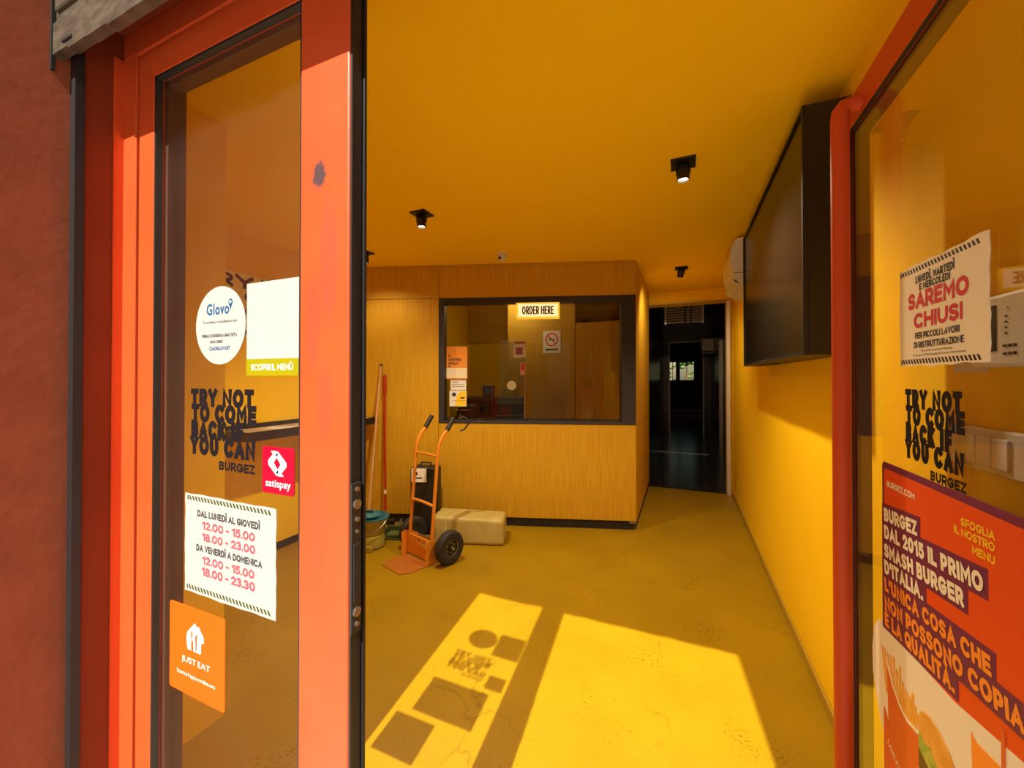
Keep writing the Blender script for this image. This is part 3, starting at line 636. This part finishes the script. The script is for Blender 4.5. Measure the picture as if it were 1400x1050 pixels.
# ================================================================== window contents
def on_counter(x, y, z): c, s_ = math.cos(ANG), math.sin(ANG); return (-.39+x*c-y*s_, 3.82+x*s_+y*c, z)
og = thing('order_sign', 'glowing yellow framed sign reading ORDER HERE hung in the window', 'sign', on_counter(-.90, .035, 1.965), ANG)
MB().box(-.205, .205, -.03, .03, 0, .152, bev=.004).build('light_box', 'signframe', og)
MB().box(-.188, .188, -.033, -.030, .016, .136).build('face', 'signon', og)
texts('lettering', [('ORDER HERE', -.150, .150, .038, .116, -.012)], 'ink', og, -.034)
MB().box(-.145, -.137, -.004, .004, .152, .155).build('cap', 'casing', og)
for xx in (-.14, .12): MB().cyl((xx, 0, .15), (xx, 0, .19), .005).build('hanging_rod', 'casing', og)

def flat(name, label, cat, loc, rz, group=None): return thing(name, label, cat, loc, rz, group)
p1 = thing('window_notice', 'orange notice with dark lettering at the left edge of the ordering window', 'notice', on_counter(-1.795, .072, 1.39), ANG, 'notices on the ordering window')
MB().box(0, .205, -.002, 0, 0, .32).build('sheet', mat('orange_paper', (.85,.33,.04), .7), p1)
MB().box(.0, .204, -.0022, -.002, .012, .11).build('print_band', 'cream', p1)
texts('lettering', [('IL', .02, .05, .215, .24, .04), ('NOSTRO', .02, .145, .178, .204, .04), ('POLLO', .02, .12, .142, .168, .04), ('È', .02, .04, .116, .134, .04)], 'maroon', p1, -.0028)
p2 = thing('window_notice', 'small white notice under the orange one in the ordering window', 'notice', on_counter(-1.755, .072, 1.285), ANG, 'notices on the ordering window')
MB().box(0, .155, -.002, 0, 0, .095).build('sheet', 'paper', p2)
MB().box(.015, .08, -.0025, -.002, .074, .080).box(.015, .14, -.0025, -.002, .03, .034).box(.015, .13, -.0025, -.002, .05, .054).build('printing', 'greyink', p2)
p3 = thing('window_notice', 'white and yellow notice lowest in the ordering window', 'notice', on_counter(-1.765, .072, 1.125), ANG, 'notices on the ordering window')
MB().box(0, .168, -.002, 0, 0, .155).build('sheet', 'paper', p3)
MB().prism([(.055, .004), (.164, .004), (.164, .148), (.12, .148), (.075, .11)], -.0026, -.002).build('colour_block', 'textyellow', p3)
MB().box(.03, .16, -.003, -.002, .052, .056).cyl((.045, -.0028, .115), (.045, -.002, .115), .02).box(.11, .15, -.003, -.0025, .075, .09).build('printing', 'greyink', p3)

ns = thing('no_smoking_sign', 'no smoking sign on the wall behind the ordering window', 'sign', (-1.44, 4.60, 1.70))
MB().box(-.11, .11, -.003, 0, 0, .27).build('plate', 'paper', ns)
b = MB()
for k in range(28):
    a, c = 2*PI*k/28, 2*PI*(k+1)/28; r0, r1 = .066, .082
    b.prism([(r0*math.cos(a), .165+r0*math.sin(a)), (r1*math.cos(a), .165+r1*math.sin(a)), (r1*math.cos(c), .165+r1*math.sin(c)), (r0*math.cos(c), .165+r0*math.sin(c))], -.0042, -.003)
b.prism([(-.055, .212), (-.045, .222), (.055, .118), (.045, .108)], -.0044, -.003)
b.build('prohibition_ring', 'redink', ns)
MB().box(-.045, .03, -.0038, -.003, .158, .170).box(.035, .045, -.0038, -.003, .158, .170).box(-.08, .08, -.004, -.003, .035, .055).build('pictogram', 'ink', ns)
kw = thing('kitchen_pier', 'dim yellow pier behind the ordering window carrying the no smoking sign', 'pier', (-1.52, 4.62, 0)); kw['kind'] = 'structure'
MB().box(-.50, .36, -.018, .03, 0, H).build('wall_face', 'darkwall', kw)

# acrylic screen and things on the counter top
acr = thing('acrylic_screen', 'clear upright acrylic screen on the counter behind the window', 'screen', on_counter(-1.30, .12, .990), ANG)
MB().box(-.27, .27, -.003, .003, .01, .77, bev=.001).build('sheet', 'acrylic', acr)
for xx in (-.27, .21): MB().box(xx, xx+.06, -.05, .05, 0, .012).build('foot', 'darkmetal', acr)
MB().box(.262, .274, -.006, .006, 0, .77).build('edge_profile', 'aged', acr)
st = thing('screen_sticker', 'orange topped white paper on the acrylic screen', 'sticker', on_counter(-1.07, .114, 1.60), ANG)
MB().box(-.07, .05, -.001, 0, 0, .165).build('sheet', 'paper', st); MB().box(-.06, .04, -.0015, -.001, .135, .158).build('orange_band', 'orange', st); MB().box(-.05, .02, -.0015, -.001, .03, .10).build('printing', 'fadedred', st)
st = thing('screen_sticker', 'small pink price tag low on the acrylic screen', 'sticker', on_counter(-1.045, .114, 1.43), ANG)
MB().box(-.03, .02, -.001, 0, 0, .12).build('sheet', mat('pink_paper', (.8,.35,.3), .7), st); MB().box(-.02, .01, -.0015, -.001, .05, .11).build('printing', 'redink', st)
st = thing('screen_sticker', 'round pale sticker in the middle of the acrylic screen', 'sticker', on_counter(-1.16, .114, 1.33), ANG)
MB().cyl((0, 0, 0), (0, -.0012, 0), .045, n=28).build('disc', 'cream', st)
tm = thing('card_terminal', 'grey card terminal with blue display behind the acrylic screen', 'terminal', on_counter(-1.40, .22, .990), ANG)
MB().cyl((0,0,0), (0,0,.012), .06, n=24).cyl((0,0,.01), (0,0,.22), .012).build('stand', 'darkmetal', tm); MB().box(-.06, .06, -.02, .02, .19, .34, bev=.008).build('housing', 'darkmetal', tm); MB().box(-.045, .045, -.022, -.019, .26, .32).build('display', 'blueink', tm)
bx = thing('heated_display', 'black countertop box with a printed strip right behind the window', 'display case', on_counter(-1.19, .36, .990), ANG)
MB().box(-.15, .14, -.11, .11, 0, .165, bev=.006).build('body', 'casing', bx); MB().box(-.15, .14, -.112, .11, .165, .215, bev=.003).build('printed_strip', 'greyink', bx)
MB().box(-.14, .13, -.1115, -.108, .03, .035).build('shelf_line', 'steel', bx)
for i, (xx, nm) in enumerate(((-.06, 'left glass jar on the black countertop box'), (.05, 'right glass jar on the black countertop box'))):
    j = thing('glass_jar', nm, 'jar', on_counter(-1.19+xx, .36, 1.2055), ANG, 'glass jars on the black countertop box')
    MB().lathe([(0, 0), (.035, 0), (.038, .01), (.038, .045), (.02, .06), (.018, .065)], 20).build('jar_body', 'acrylic', j, True); MB().lathe([(.02, .065), (.02, .072), (.006, .074), (.008, .085), (0, .09)], 16).build('lid', 'aged', j, True)
pr = thing('receipt_printer', 'black receipt printer at the left end of the counter behind the window', 'printer', on_counter(-1.67, .32, .990), ANG)
MB().box(-.13, .13, -.10, .10, 0, .135, bev=.012).build('body', 'casing', pr); MB().box(-.08, .08, -.102, -.06, .085, .092).build('paper_slot', 'steel', pr); MB().box(-.10, .10, -.104, -.099, .03, .04).build('groove', 'warmplastic', pr)

# ================================================================== hand truck
th = -math.atan2(.316, .949)
ht = thing('hand_truck', 'orange two wheeled hand truck parked in front of the oak counter', 'hand truck', (-1.873, 2.56, 0), th)
MB().prism([(-.15, 0), (.15, 0), (.15, -.17), (.10, -.245), (-.11, -.245), (-.15, -.20)], 0, .005).build('toe_plate', 'toe', ht).rotation_euler = (-PI/2, 0, 0)
ht.children[0].rotation_euler = (PI/2, 0, 0); ht.children[0].location = (0, 0, .006)
me = ht.children[0].data
for v in me.vertices: v.co = (v.co.x, v.co.z, v.co.y) if False else v.co
# toe plate is authored in x-z; lay it down so that z becomes y
for v in me.vertices: v.co = Vector((v.co.x, v.co.z, v.co.y))
ht.children[0].rotation_euler = (0, 0, 0); ht.children[0].location = (0, 0, .001)
def upright(sx):
    x = sx*.14
    MB().tube([(x, .005, .03), (x, .02, .25), (x, .05, .60), (x, .065, .78), (x, .075, .86), (x, .10, .93), (x, .15, .985), (x, .165, 1.00)], .0135, 14).build('upright', 'truck', ht, True)
    MB().tube([(x, .158, .992), (x, .205, 1.055), (x, .225, 1.085)], .019, 14).build('grip', 'casing', ht, True)
upright(-1); upright(1)
MB().tube([(-.14, .03, .43), (-.07, .012, .445), (0, .008, .45), (.07, .012, .445), (.14, .03, .43)], .011, 12).build('crossbar', 'truck', ht, True)
MB().tube([(-.14, .07, .80), (0, .05, .81), (.14, .07, .80)], .009, 12).build('crossbar', 'truck', ht, True)
MB().tube([(-.14, .008, .16), (.14, .008, .16)], .010, 12).build('crossbar', 'truck', ht, True)
for sx in (-1, 1):
    b = MB(); t = bmesh.new()
    vs = [(-.055, .005), (.15, .005), (.15, .10), (.05, .17), (-.02, .19), (-.055, .185)]
    x0 = sx*.155-.004
    a = [t.verts.new((x0, y, z)) for y, z in vs]; c = [t.verts.new((x0+.006, y, z)) for y, z in vs]
    t.faces.new(a); t.faces.new(c[::-1])
    for i in range(6): t.faces.new((a[i], c[i], c[(i+1) % 6], a[(i+1) % 6]))
    b.add(t); b.build('side_bracket', 'truck', ht)
MB().prism([(-.152, .02), (.152, .02), (.152, .09), (-.152, .16)], -.004, 0).build('front_plate', 'truck', ht)
MB().cyl((-.285, .105, .125), (.285, .105, .125), .009).build('axle', 'steel', ht)
MB().box(-.02, .03, .02, .20, .012, .04, bev=.008, rot=Matrix.Rotation(.2, 4, 'Z')).build('foot_lever', 'casing', ht)
for sx in (-1, 1):
    R = Matrix.Translation((sx*.235, .105, .125)) @ Matrix.Rotation(sx*PI/2, 4, 'Y')
    wl = MB().lathe([(.062, -.030), (.085, -.038), (.112, -.034), (.123, -.018), (.125, 0), (.123, .018), (.112, .034), (.085, .038), (.062, .030), (.062, -.030)], 36, mt=R).build('wheel', 'rubber', ht, True)
    hb = MB().lathe([(0, -.02), (.05, -.022), (.064, -.026), (.064, .026), (.056, .026), (.050, .016), (.022, .016), (.020, .030), (0, .030)], 28, mt=R)
    hb.build('hub', 'darkmetal', wl, True)
    b = MB()
    for k in range(6):
        a = 2*PI*k/6; b.cyl(R @ Vector((.036*math.cos(a), .036*math.sin(a), .014)), R @ Vector((.036*math.cos(a), .036*math.sin(a), .020)), .007, n=10)
    for k in range(24):
        a, c = 2*PI*k/24, 2*PI*(k+1)/24
        b.cyl(R @ Vector((.060*math.cos(a), .060*math.sin(a), .028)), R @ Vector((.060*math.cos(c), .060*math.sin(c), .028)), .0025, n=6)
    b.build('rim', 'aged', wl)
cbl = tag(MB().tube([(-1.66, 2.79, 1.07), (-1.635, 2.82, 1.085), (-1.60, 2.83, 1.07), (-1.59, 2.83, 1.03), (-1.62, 2.81, .985), (-1.65, 2.79, .975)], .007, 8).build('elastic_strap', 'casing', None, True), 'black elastic strap looped on the right grip of the hand truck', 'strap')

# black case behind the truck
cs = thing('upright_case', 'black upright case standing behind the hand truck with white card on it', 'case', (-2.15, 3.04, 0), ANG)
MB().box(-.125, .125, -.075, .075, .015, .60, bev=.022, seg=3).build('body', 'casing', cs)
MB().box(-.10, .10, -.079, -.075, .06, .50, bev=.004).build('front_panel', 'black', cs)
MB().tube([(-.05, 0, .598), (-.045, 0, .63), (.045, 0, .63), (.05, 0, .598)], .008).build('handle', 'casing', cs, True)
MB().box(-.11, -.08, -.06, .06, 0, .017).box(.08, .11, -.06, .06, 0, .017).build('foot', 'rubber', cs)
cc = thing('white_card', 'white printed card resting on the front of the black case', 'card', (-2.11, 2.957, .475), ANG)
MB().box(-.115, .02, -.004, 0, 0, .12).build('sheet', 'paper', cc); MB().box(-.10, -.02, -.005, -.004, .03, .042).box(-.10, -.06, -.005, -.004, .06, .09).build('printing', 'ink', cc)

# wrapped bundle
bd = thing('wrapped_bundle', 'cream plastic wrapped bundle lying against the oak counter', 'bundle', (-1.69, 3.05, 0), ANG)
t = bmesh.new(); bmesh.ops.create_cube(t, size=1)
for v in t.verts: v.co = Vector((v.co.x*.60, v.co.y*.25, (v.co.z+.5)*.215))
for v in t.verts:
    if v.co.x < 0: v.co.z = v.co.z*1.08
bmesh.ops.bevel(t, geom=t.edges[:], offset=.034, segments=4, affect='EDGES', profile=.6)
b = MB(); b.add(t); b.build('wrapped_body', 'bag', bd, True)
MB().ball((-.285, 0, .115), .115, (.45, 1.0, 1)).build('bulging_end', 'bag', bd, True)
MB().tube([(-.19, -.128, .02), (-.19, -.128, .19), (-.185, -.10, .226), (-.18, .10, .226), (-.18, .128, .19), (-.19, .128, .02)], .0025, 8).build('tie_string', 'offwhite', bd, True)

# bucket, poles, dustpan
bk = thing('mop_bucket', 'olive yellow mop bucket with teal wringer near the left leaf', 'bucket', (-2.40, 2.60, 0), .2)
MB().lathe([(0, .004), (.115, .004), (.125, .012), (.128, .085), (.122, .100), (.112, .105), (.118, .12), (.148, .225), (.156, .232), (.156, .242), (.146, .242), (.110, .12), (0, .11)], 36, sx=1.0, sy=.86).build('body', 'bucket', bk, True)
MB().box(.02, .09, -.128, -.10, .0, .05, bev=.01).build('foot_notch', 'bucket', bk)
MB().lathe([(.146, .240), (.160, .240), (.162, .252), (.148, .254), (.125, .23), (.085, .19), (.05, .165), (0, .16)], 32, sx=1, sy=.86).build('wringer', 'teal', bk, True)
MB().lathe([(.10, .252), (.105, .262), (.055, .285), (.045, .28), (.06, .25), (.04, .20)], 28, c=(-.02, .0, 0), sx=1.1, sy=.8).build('wringer_cone', 'teal', bk, True)
MB().tube([(.155*math.cos(a), -.135*math.sin(a)*1.02, .235-.10*math.sin(a)) for a in [PI*k/14 for k in range(15)]], .004, 8).build('bail_handle', 'aged', bk, True)
MB().cyl((-.03, -.116, .05), (-.03, -.112, .05), .03, n=20).bm.free()
mp1 = thing('mop_pole', 'bare wooden mop pole leaning from the bucket to the oak panel', 'mop', (-2.44, 2.62, .19))
v1 = Vector((-2.685, 3.055, 1.535))-Vector((-2.44, 2.62, .19))
MB().cyl((0,0,0), v1, .012, n=14).build('pole', 'polewood', mp1, True); MB().cyl(v1*.985, v1, .0135, n=14).build('end_cap', 'casing', mp1, True)
b = MB()
for k in range(26): a = 2*PI*k/26; b.tube([(0,0,.03), (.022*math.cos(a), .022*math.sin(a), .0), (.04*math.cos(a), .04*math.sin(a), -.012)], .004, 5)
s_ = b.build('mop_strings', 'offwhite', mp1); s_['kind'] = 'stuff'
mp2 = thing('broom_pole', 'red pole leaning against the oak panel right of the wooden one', 'broom', (-2.52, 2.93, .02))
v2 = Vector((-2.645, 3.06, 1.43))-Vector((-2.52, 2.93, .02))
MB().cyl(v2*.06, v2*.86, .0115, n=14).build('pole', 'redpole', mp2, True); MB().cyl(v2*.86, v2, .0165, n=14).build('grip', 'redpole', mp2, True); MB().cyl(v2*.215, v2*.24, .0128, n=14).build('band', 'white', mp2, True)
MB().box(-.10, .10, -.02, .02, .04, .085, bev=.008).build('broom_head', 'casing', mp2)
b = MB()
for k in range(60): x_ = random.uniform(-.095, .095); y_ = random.uniform(-.017, .017); b.cyl((x_, y_, .045), (x_*1.1, y_*1.2, -.017), .0016, n=4)
s_ = b.build('bristles', 'green', mp2); s_['kind'] = 'stuff'
dp = thing('dustpan', 'small green dustpan on the floor behind the bucket', 'dustpan', (-2.33, 2.84, 0), .35)
MB().box(-.10, .10, -.08, .08, .003, .012, bev=.003).box(-.10, -.09, -.08, .08, .01, .06, bev=.003).box(.09, .10, -.08, .08, .01, .06, bev=.003).box(-.10, .10, .07, .08, .01, .07, bev=.003).build('pan', 'green', dp)
MB().tube([(0, .075, .05), (0, .12, .08), (0, .17, .09)], .012).build('handle', 'green', dp, True)
MB().box(-.06, .07, -.06, .03, .013, .045, bev=.01).build('scrub_pad', mat('green_pad', (.10,.11,.03), .9), dp)

# ================================================================== stickers on the left leaf (pane outer face at y .515)
YG = .5148
gl = thing('round_sticker', 'white round delivery sticker on the left pane', 'sticker', (-.869, YG, 1.508))
MB().cyl((0, 0, 0), (0, -.0012, 0), .0800, n=64).build('disc', 'card', gl)
texts('blue_lettering', [('Glovo', -.044, .030, .022, .046, .03), ('CIAOGLOVOIT', -.034, .033, -.051, -.043, .03)], 'blueink', gl, -.0014)
b = MB(); b.cyl((.034, -.0016, .046), (.034, -.0010, .046), .0065, n=20).prism([(.0295, .041), (.0385, .041), (.034, .029)], -.0016, -.001); b.build('pin_mark', 'blueink', gl)
MB().cyl((.034, -.0019, .046), (.034, -.0012, .046), .003, n=14).build('pin_eye', 'paper', gl)
texts('small_lettering', [('Tu ordina, ci andiamo noi', -.058, .054, .004, .011, .015), ('PRIMA CONSEGNA GRATUITA', -.058, .055, -.024, -.017, .02), ('CON IL CODICE', -.032, .010, -.036, -.030, .015)], 'greyink', gl, -.0014)

qr = thing('menu_card', 'white and yellow green menu card beside the round sticker', 'sticker', (-.785, YG, 1.405))
MB().box(0, .144, -.0014, 0, 0, .180, bev=.0003).build('card', 'card', qr)
MB().box(0, .144, -.0018, -.0014, 0, .032).build('green_band', 'lime', qr)
texts('lettering', [('SCOPRI IL MENÙ', .014, .130, .010, .022, .0)], 'paper', qr, -.0020)

tn = thing('vinyl_slogan', 'black overlapping slogan lettering on the left pane', 'lettering', (-.967, YG, 1.213))
slog = [('TRY NOT', .0, .203, .127, .165, .08), ('TO COME', .003, .211, .094, .133, .08), ('BACK IF', .003, .173, .059, .099, .08), ('YOU CAN', .0, .209, .026, .065, .08)]
for i, l in enumerate(slog): texts('slogan_line', [l], 'vinyl', tn, -.0006-.0002*i)
texts('maker_word', [('BURGEZ', .097, .207, .0, .018, .05)], 'vinyl', tn, -.0006)

sp_ = thing('red_sticker', 'small crimson payment sticker low beside the lock stile', 'sticker', (-.738, YG, 1.183))
MB().prism(rrect(0, .087, 0, .088, .006), -.0013, 0).build('card', 'crimson', sp_)
texts('lettering', [('satispay', .010, .078, .008, .026, .012)], 'paper', sp_, -.0015)
em = [(.024, .080), (.040, .080), (.044, .074), (.032, .058), (.046, .042), (.040, .034), (.017, .054), (.017, .062), (.030, .074)]
MB().prism(em, -.0015, -.0013).prism([(.083-x_, .114-z_) for x_, z_ in em], -.0015, -.0013).build('woven_emblem', 'paper', sp_)

hr = thing('hours_notice', 'white opening hours notice with striped edges on the left pane', 'notice', (-.983, YG, .946))
MB().prism(wavy(0, .284, 0, .208, .0012), -.0012, 0).build('sheet', 'card', hr)
stripes('border_stripe', .008, .276, .195, .204, 26, 'greenstripe', hr, -.0016)
stripes('border_stripe', .008, .276, .006, .015, 26, 'greenstripe', hr, -.0016)
texts('day_lettering', [('DAL LUNEDÌ AL GIOVEDÌ', .043, .239, .163, .177, .035), ('DA VENERDÌ A DOMENICA', .040, .246, .091, .105, .035)], 'greyink', hr, -.0015)
texts('hour_lettering', [('12.00 - 15.00', .060, .225, .138, .155, .04), ('18.00 - 23.00', .060, .226, .114, .131, .04), ('12.00 - 15.00', .061, .224, .066, .083, .04), ('18.00 - 23.30', .060, .226, .042, .060, .04)], 'fadedred', hr, -.0015)

ea = thing('orange_sticker', 'square orange food delivery sticker lowest on the left pane', 'sticker', (-1.037, YG, .726))
MB().prism(rrect(0, .190, 0, .187, .006), -.0013, 0).build('card', 'orange', ea)
hx = [(.062, .118), (.066, .097), (.080, .097), (.081, .118), (.086, .118), (.087, .097), (.112, .097), (.113, .120), (.122, .122), (.120, .134), (.108, .146), (.104, .152), (.098, .150), (.090, .156), (.066, .134), (.062, .124)]
MB().prism(hx, -.0017, -.0013).build('house_emblem', 'paper', ea)
MB().box(.079, .0815, -.002, -.0016, .100, .138).box(.0745, .0765, -.002, -.0016, .124, .138).box(.0785, .0805, -.002, -.0016, .124, .138).box(.0825, .0845, -.002, -.0016, .124, .138).prism([(.094, .100), (.098, .100), (.100, .138), (.093, .130)], -.002, -.0016).build('cutlery_mark', 'orange', ea)
texts('lettering', [('JUST EAT', .045, .143, .064, .080, .0), ('Scarica l\u2019app e ordina ora', .028, .160, .036, .047, .0)], 'paper', ea, -.0016)

# ================================================================== on the right leaf (pane face at x .4205, facing -x)
XG = .4203
nt_ = thing('closure_notice', 'cream paper notice with red words SAREMO CHIUSI on the right pane', 'notice', (XG, 1.080, 1.424), -PI/2)
MB().prism(wavy(0, .262, 0, .196, .0022), -.0014, 0).build('sheet', 'cream', nt_)
stripes('border_stripe', .006, .250, .182, .191, 24, 'ink', nt_, -.0018)
stripes('border_stripe', .006, .250, .004, .013, 24, 'ink', nt_, -.0018)
sh_ = .086
texts('black_lettering', [('LUNEDÌ, MARTEDÌ', .148-sh_, .268-sh_, .159, .173, .03), ('E MERCOLEDÌ', .161-sh_, .256-sh_, .144, .157, .03), ('PER PICCOLI LAVORI', .145-sh_, .280-sh_, .052, .064, .02), ('DI RISTRUTTURAZIONE', .141-sh_, .291-sh_, .034, .046, .02),
    ('We will be closed on Monday,', .164-sh_, .262-sh_, .0245, .030, .0), ('Tuesday and Wednesday for minor renovations', .135-sh_, .296-sh_, .017, .0225, .0)], 'ink', nt_, -.0018)
texts('red_lettering', [('SAREMO', .121-sh_, .304-sh_, .110, .142, .045), ('CHIUSI', .141-sh_, .288-sh_, .072, .101, .045)], 'redink', nt_, -.0018)

tn2 = thing('vinyl_slogan', 'black overlapping slogan lettering on the right pane', 'lettering', (XG, 1.063, 1.213), -PI/2)
for i, l in enumerate(slog): texts('slogan_line', [(l[0], l[1]*.885, l[2]*.885, *l[3:])], 'vinyl', tn2, -.0006-.0002*i)
texts('maker_word', [('BURGEZ', .088, .188, .0, .018, .05)], 'vinyl', tn2, -.0006)

# burger poster with a die-cut edge
bp_ = thing('burger_poster', 'large orange and purple burger poster on the right pane', 'poster', (XG, 1.166, 0), -PI/2)
MB().prism(rrect(0, .49, .20, 1.212, .012), -.0010, 0).build('purple_border', 'purple', bp_)
MB().prism(rrect(.010, .49, .205, 1.198, .008), -.0013, -.0010).build('orange_ground', 'pororange', bp_)
cir = [(.075+.135*math.cos(2*PI*k/40), .720+.160*math.sin(2*PI*k/40)) for k in range(40)]
MB().prism([(-.02, .62), (-.054, .70), (-.056, .76), (-.045, .815), (-.02, .842), (.01, .853), (.12, .850), (.26, .858), (.40, .885), (.49, .90), (.49, .42), (.0, .42), (.0, .60)], -.0015, -.0009).build('cream_ground', 'cream', bp_)
T6 = math.radians(6)
def tl(s, x0, x1, top, h, bold=.05): return (s, x0+h*math.sin(T6), x0+h*math.sin(T6)+(x1-x0)/math.cos(T6), top-h, top, bold, T6)
hl = [('BURGEZ', .010, .146, 1.109, .029), ('DAL 2015 IL PRIMO', .010, .330, 1.071, .030), ('SMASH BURGER', .010, .284, 1.030, .030), ('D\u2019ITALIA.', .010, .165, .993, .030)]
ol = [('L\u2019UNICA COSA CHE', .010, .345, .954, .030), ('NON POSSONO COPIARE', .010, .452, .914, .031), ('È LA QUALITÀ.', .010, .258, .877, .031)]
b = MB(); c6, s6 = math.cos(T6), math.sin(T6); q_ = 0
for s__, x0, x1, top, h in hl+ol:
    L_ = x1-x0+.012; zb = top-h-.009
    q_ += .00006
    b.prism([(0, zb), (x0+L_*c6, zb+(L_+x0)*s6), (x0+L_*c6-.0*s6, zb+(L_+x0)*s6+h+.017), (0, zb+h+.017)], -.0017-q_, -.0012)
b.build('text_ground', 'purple', bp_)
texts('cream_lettering', [tl(*l) for l in hl], 'cream', bp_, -.0024)
texts('orange_lettering', [tl(*l) for l in ol], 'textorange', bp_, -.0024)
texts('web_lettering', [('BURGEZ.COM', .024, .138, 1.160, 1.173, .03, .01)], 'cream', bp_, -.0016)
T3 = math.radians(2.5)
texts('yellow_lettering', [('SFOGLIA', .279, .356, 1.160, 1.173, .03, T3), ('IL NOSTRO', .261, .356, 1.142, 1.155, .03, T3), ('MENU', .306, .356, 1.125, 1.138, .03, T3)], 'textyellow', bp_, -.0016)
# printed fries in their cup, burger, second box, straw
for k in range(13):
    x0 = .012+k*.0095; z0 = .70; ln = .10-.0045*abs(k-3)+random.uniform(-.015, .01); a = -.22+k*.045
    MB().prism([(x0, z0), (x0+.0085, z0), (x0+.0085+ln*math.sin(a), z0+ln), (x0+ln*math.sin(a), z0+ln+.003)], -.0020-.00003*k, -.0015).build('printed_fry', 'fry', bp_)
MB().prism([(.020, .785), (.026, .765), (.045, .735), (.075, .712), (.105, .703), (.135, .706), (.150, .712), (.140, .52), (.030, .52)], -.0026, -.0015).build('printed_cup', 'cup', bp_)
MB().prism([(.018, .790), (.026, .770), (.046, .741), (.075, .719), (.105, .710), (.150, .718), (.150, .712), (.105, .703), (.075, .711), (.044, .734), (.022, .762)], -.0028, -.0015).build('cup_rim', 'cream', bp_)
MB().prism([(.005, .66), (.03, .635), (.10, .60), (.10, .44), (.005, .44)], -.0030, -.0015).build('printed_flap', 'cup', bp_)
texts('flap_lettering', [('LOCATION', .022, .112, .592, .604, .02, -.32)], 'cream', bp_, -.0032)
MB().prism([(.150, .755), (.162, .768), (.185, .776), (.215, .774), (.245, .760), (.270, .735), (.285, .70), (.290, .66), (.150, .66)], -.0031, -.0015).build('printed_bun', 'bun', bp_)
MB().prism([(.150, .725), (.17, .715), (.19, .722), (.21, .705), (.235, .708), (.25, .69), (.275, .685), (.29, .66), (.29, .635), (.15, .635)], -.0033, -.0015).build('printed_lettuce', 'leaf', bp_)
MB().prism([(.150, .69), (.29, .645), (.29, .60), (.15, .60)], -.0035, -.0015).build('printed_patty', 'warmplastic', bp_)
MB().prism([(.15, .655), (.29, .615), (.28, .56), (.15, .56)], -.0037, -.0015).build('printed_bun', 'bun', bp_)
MB().prism([(.300, .842), (.312, .835), (.42, .85), (.42, .56), (.315, .56)], -.0024, -.0015).build('printed_box', 'textorange', bp_)
MB().prism([(.366, .90), (.3725, .90), (.3725, .84), (.366, .84)], -.0027, -.0015).build('printed_straw', 'cup', bp_)

# ================================================================== across the street (seen in the pane's reflection)
def building(name, label, x0, x1, y, h, m, cols, rows, w_=1.1, hh=1.9, z0=1.2):
    t = thing('building', label, 'building', ((x0+x1)/2, y, -.02))
    W = (x1-x0)/2
    MB().box(-W, W, -4, 0, 0, h).build('facade', m, t)
    MB().box(-W-.05, W+.05, -4, .25, h, h+.25, bev=.03).build('cornice', m, t)
    for r in range(rows):
        zz = z0+r*3.1
        if r: MB().box(-W, W, 0, .08, zz-.75, zz-.6).build('string_course', m, t)
        for c in range(cols):
            xx = -W+(c+.5)*2*W/cols
            f = MB().box(xx-w_/2-.1, xx+w_/2+.1, 0, .06, zz-.08, zz+hh+.1).build('window', m, t)
            MB().box(xx-w_/2, xx+w_/2, .05, .07, zz, zz+hh).build('pane', 'windowdark', f)
            MB().box(xx-w_/2, xx+w_/2, .07, .09, zz+hh*.5, zz+hh*.5+.06).box(xx-.03, xx+.03, .07, .09, zz, zz+hh).build('glazing_bar', 'facade', f)
            MB().box(xx-w_/2-.15, xx+w_/2+.15, 0, .16, zz-.16, zz-.08).build('sill', m, f)
    return t
building('b', 'cream plastered building across the street with tall windows', -11.2, -3.2, -7, 10.2, 'facade', 4, 3)
building('b', 'low cream building directly across the street', -3.0, 9, -11, 6.6, 'facade', 5, 2)
building('b', 'dark ochre building across the street further left', -26, -11.4, -7, 14, 'facade2', 7, 4)
bpy.context.view_layer.update()
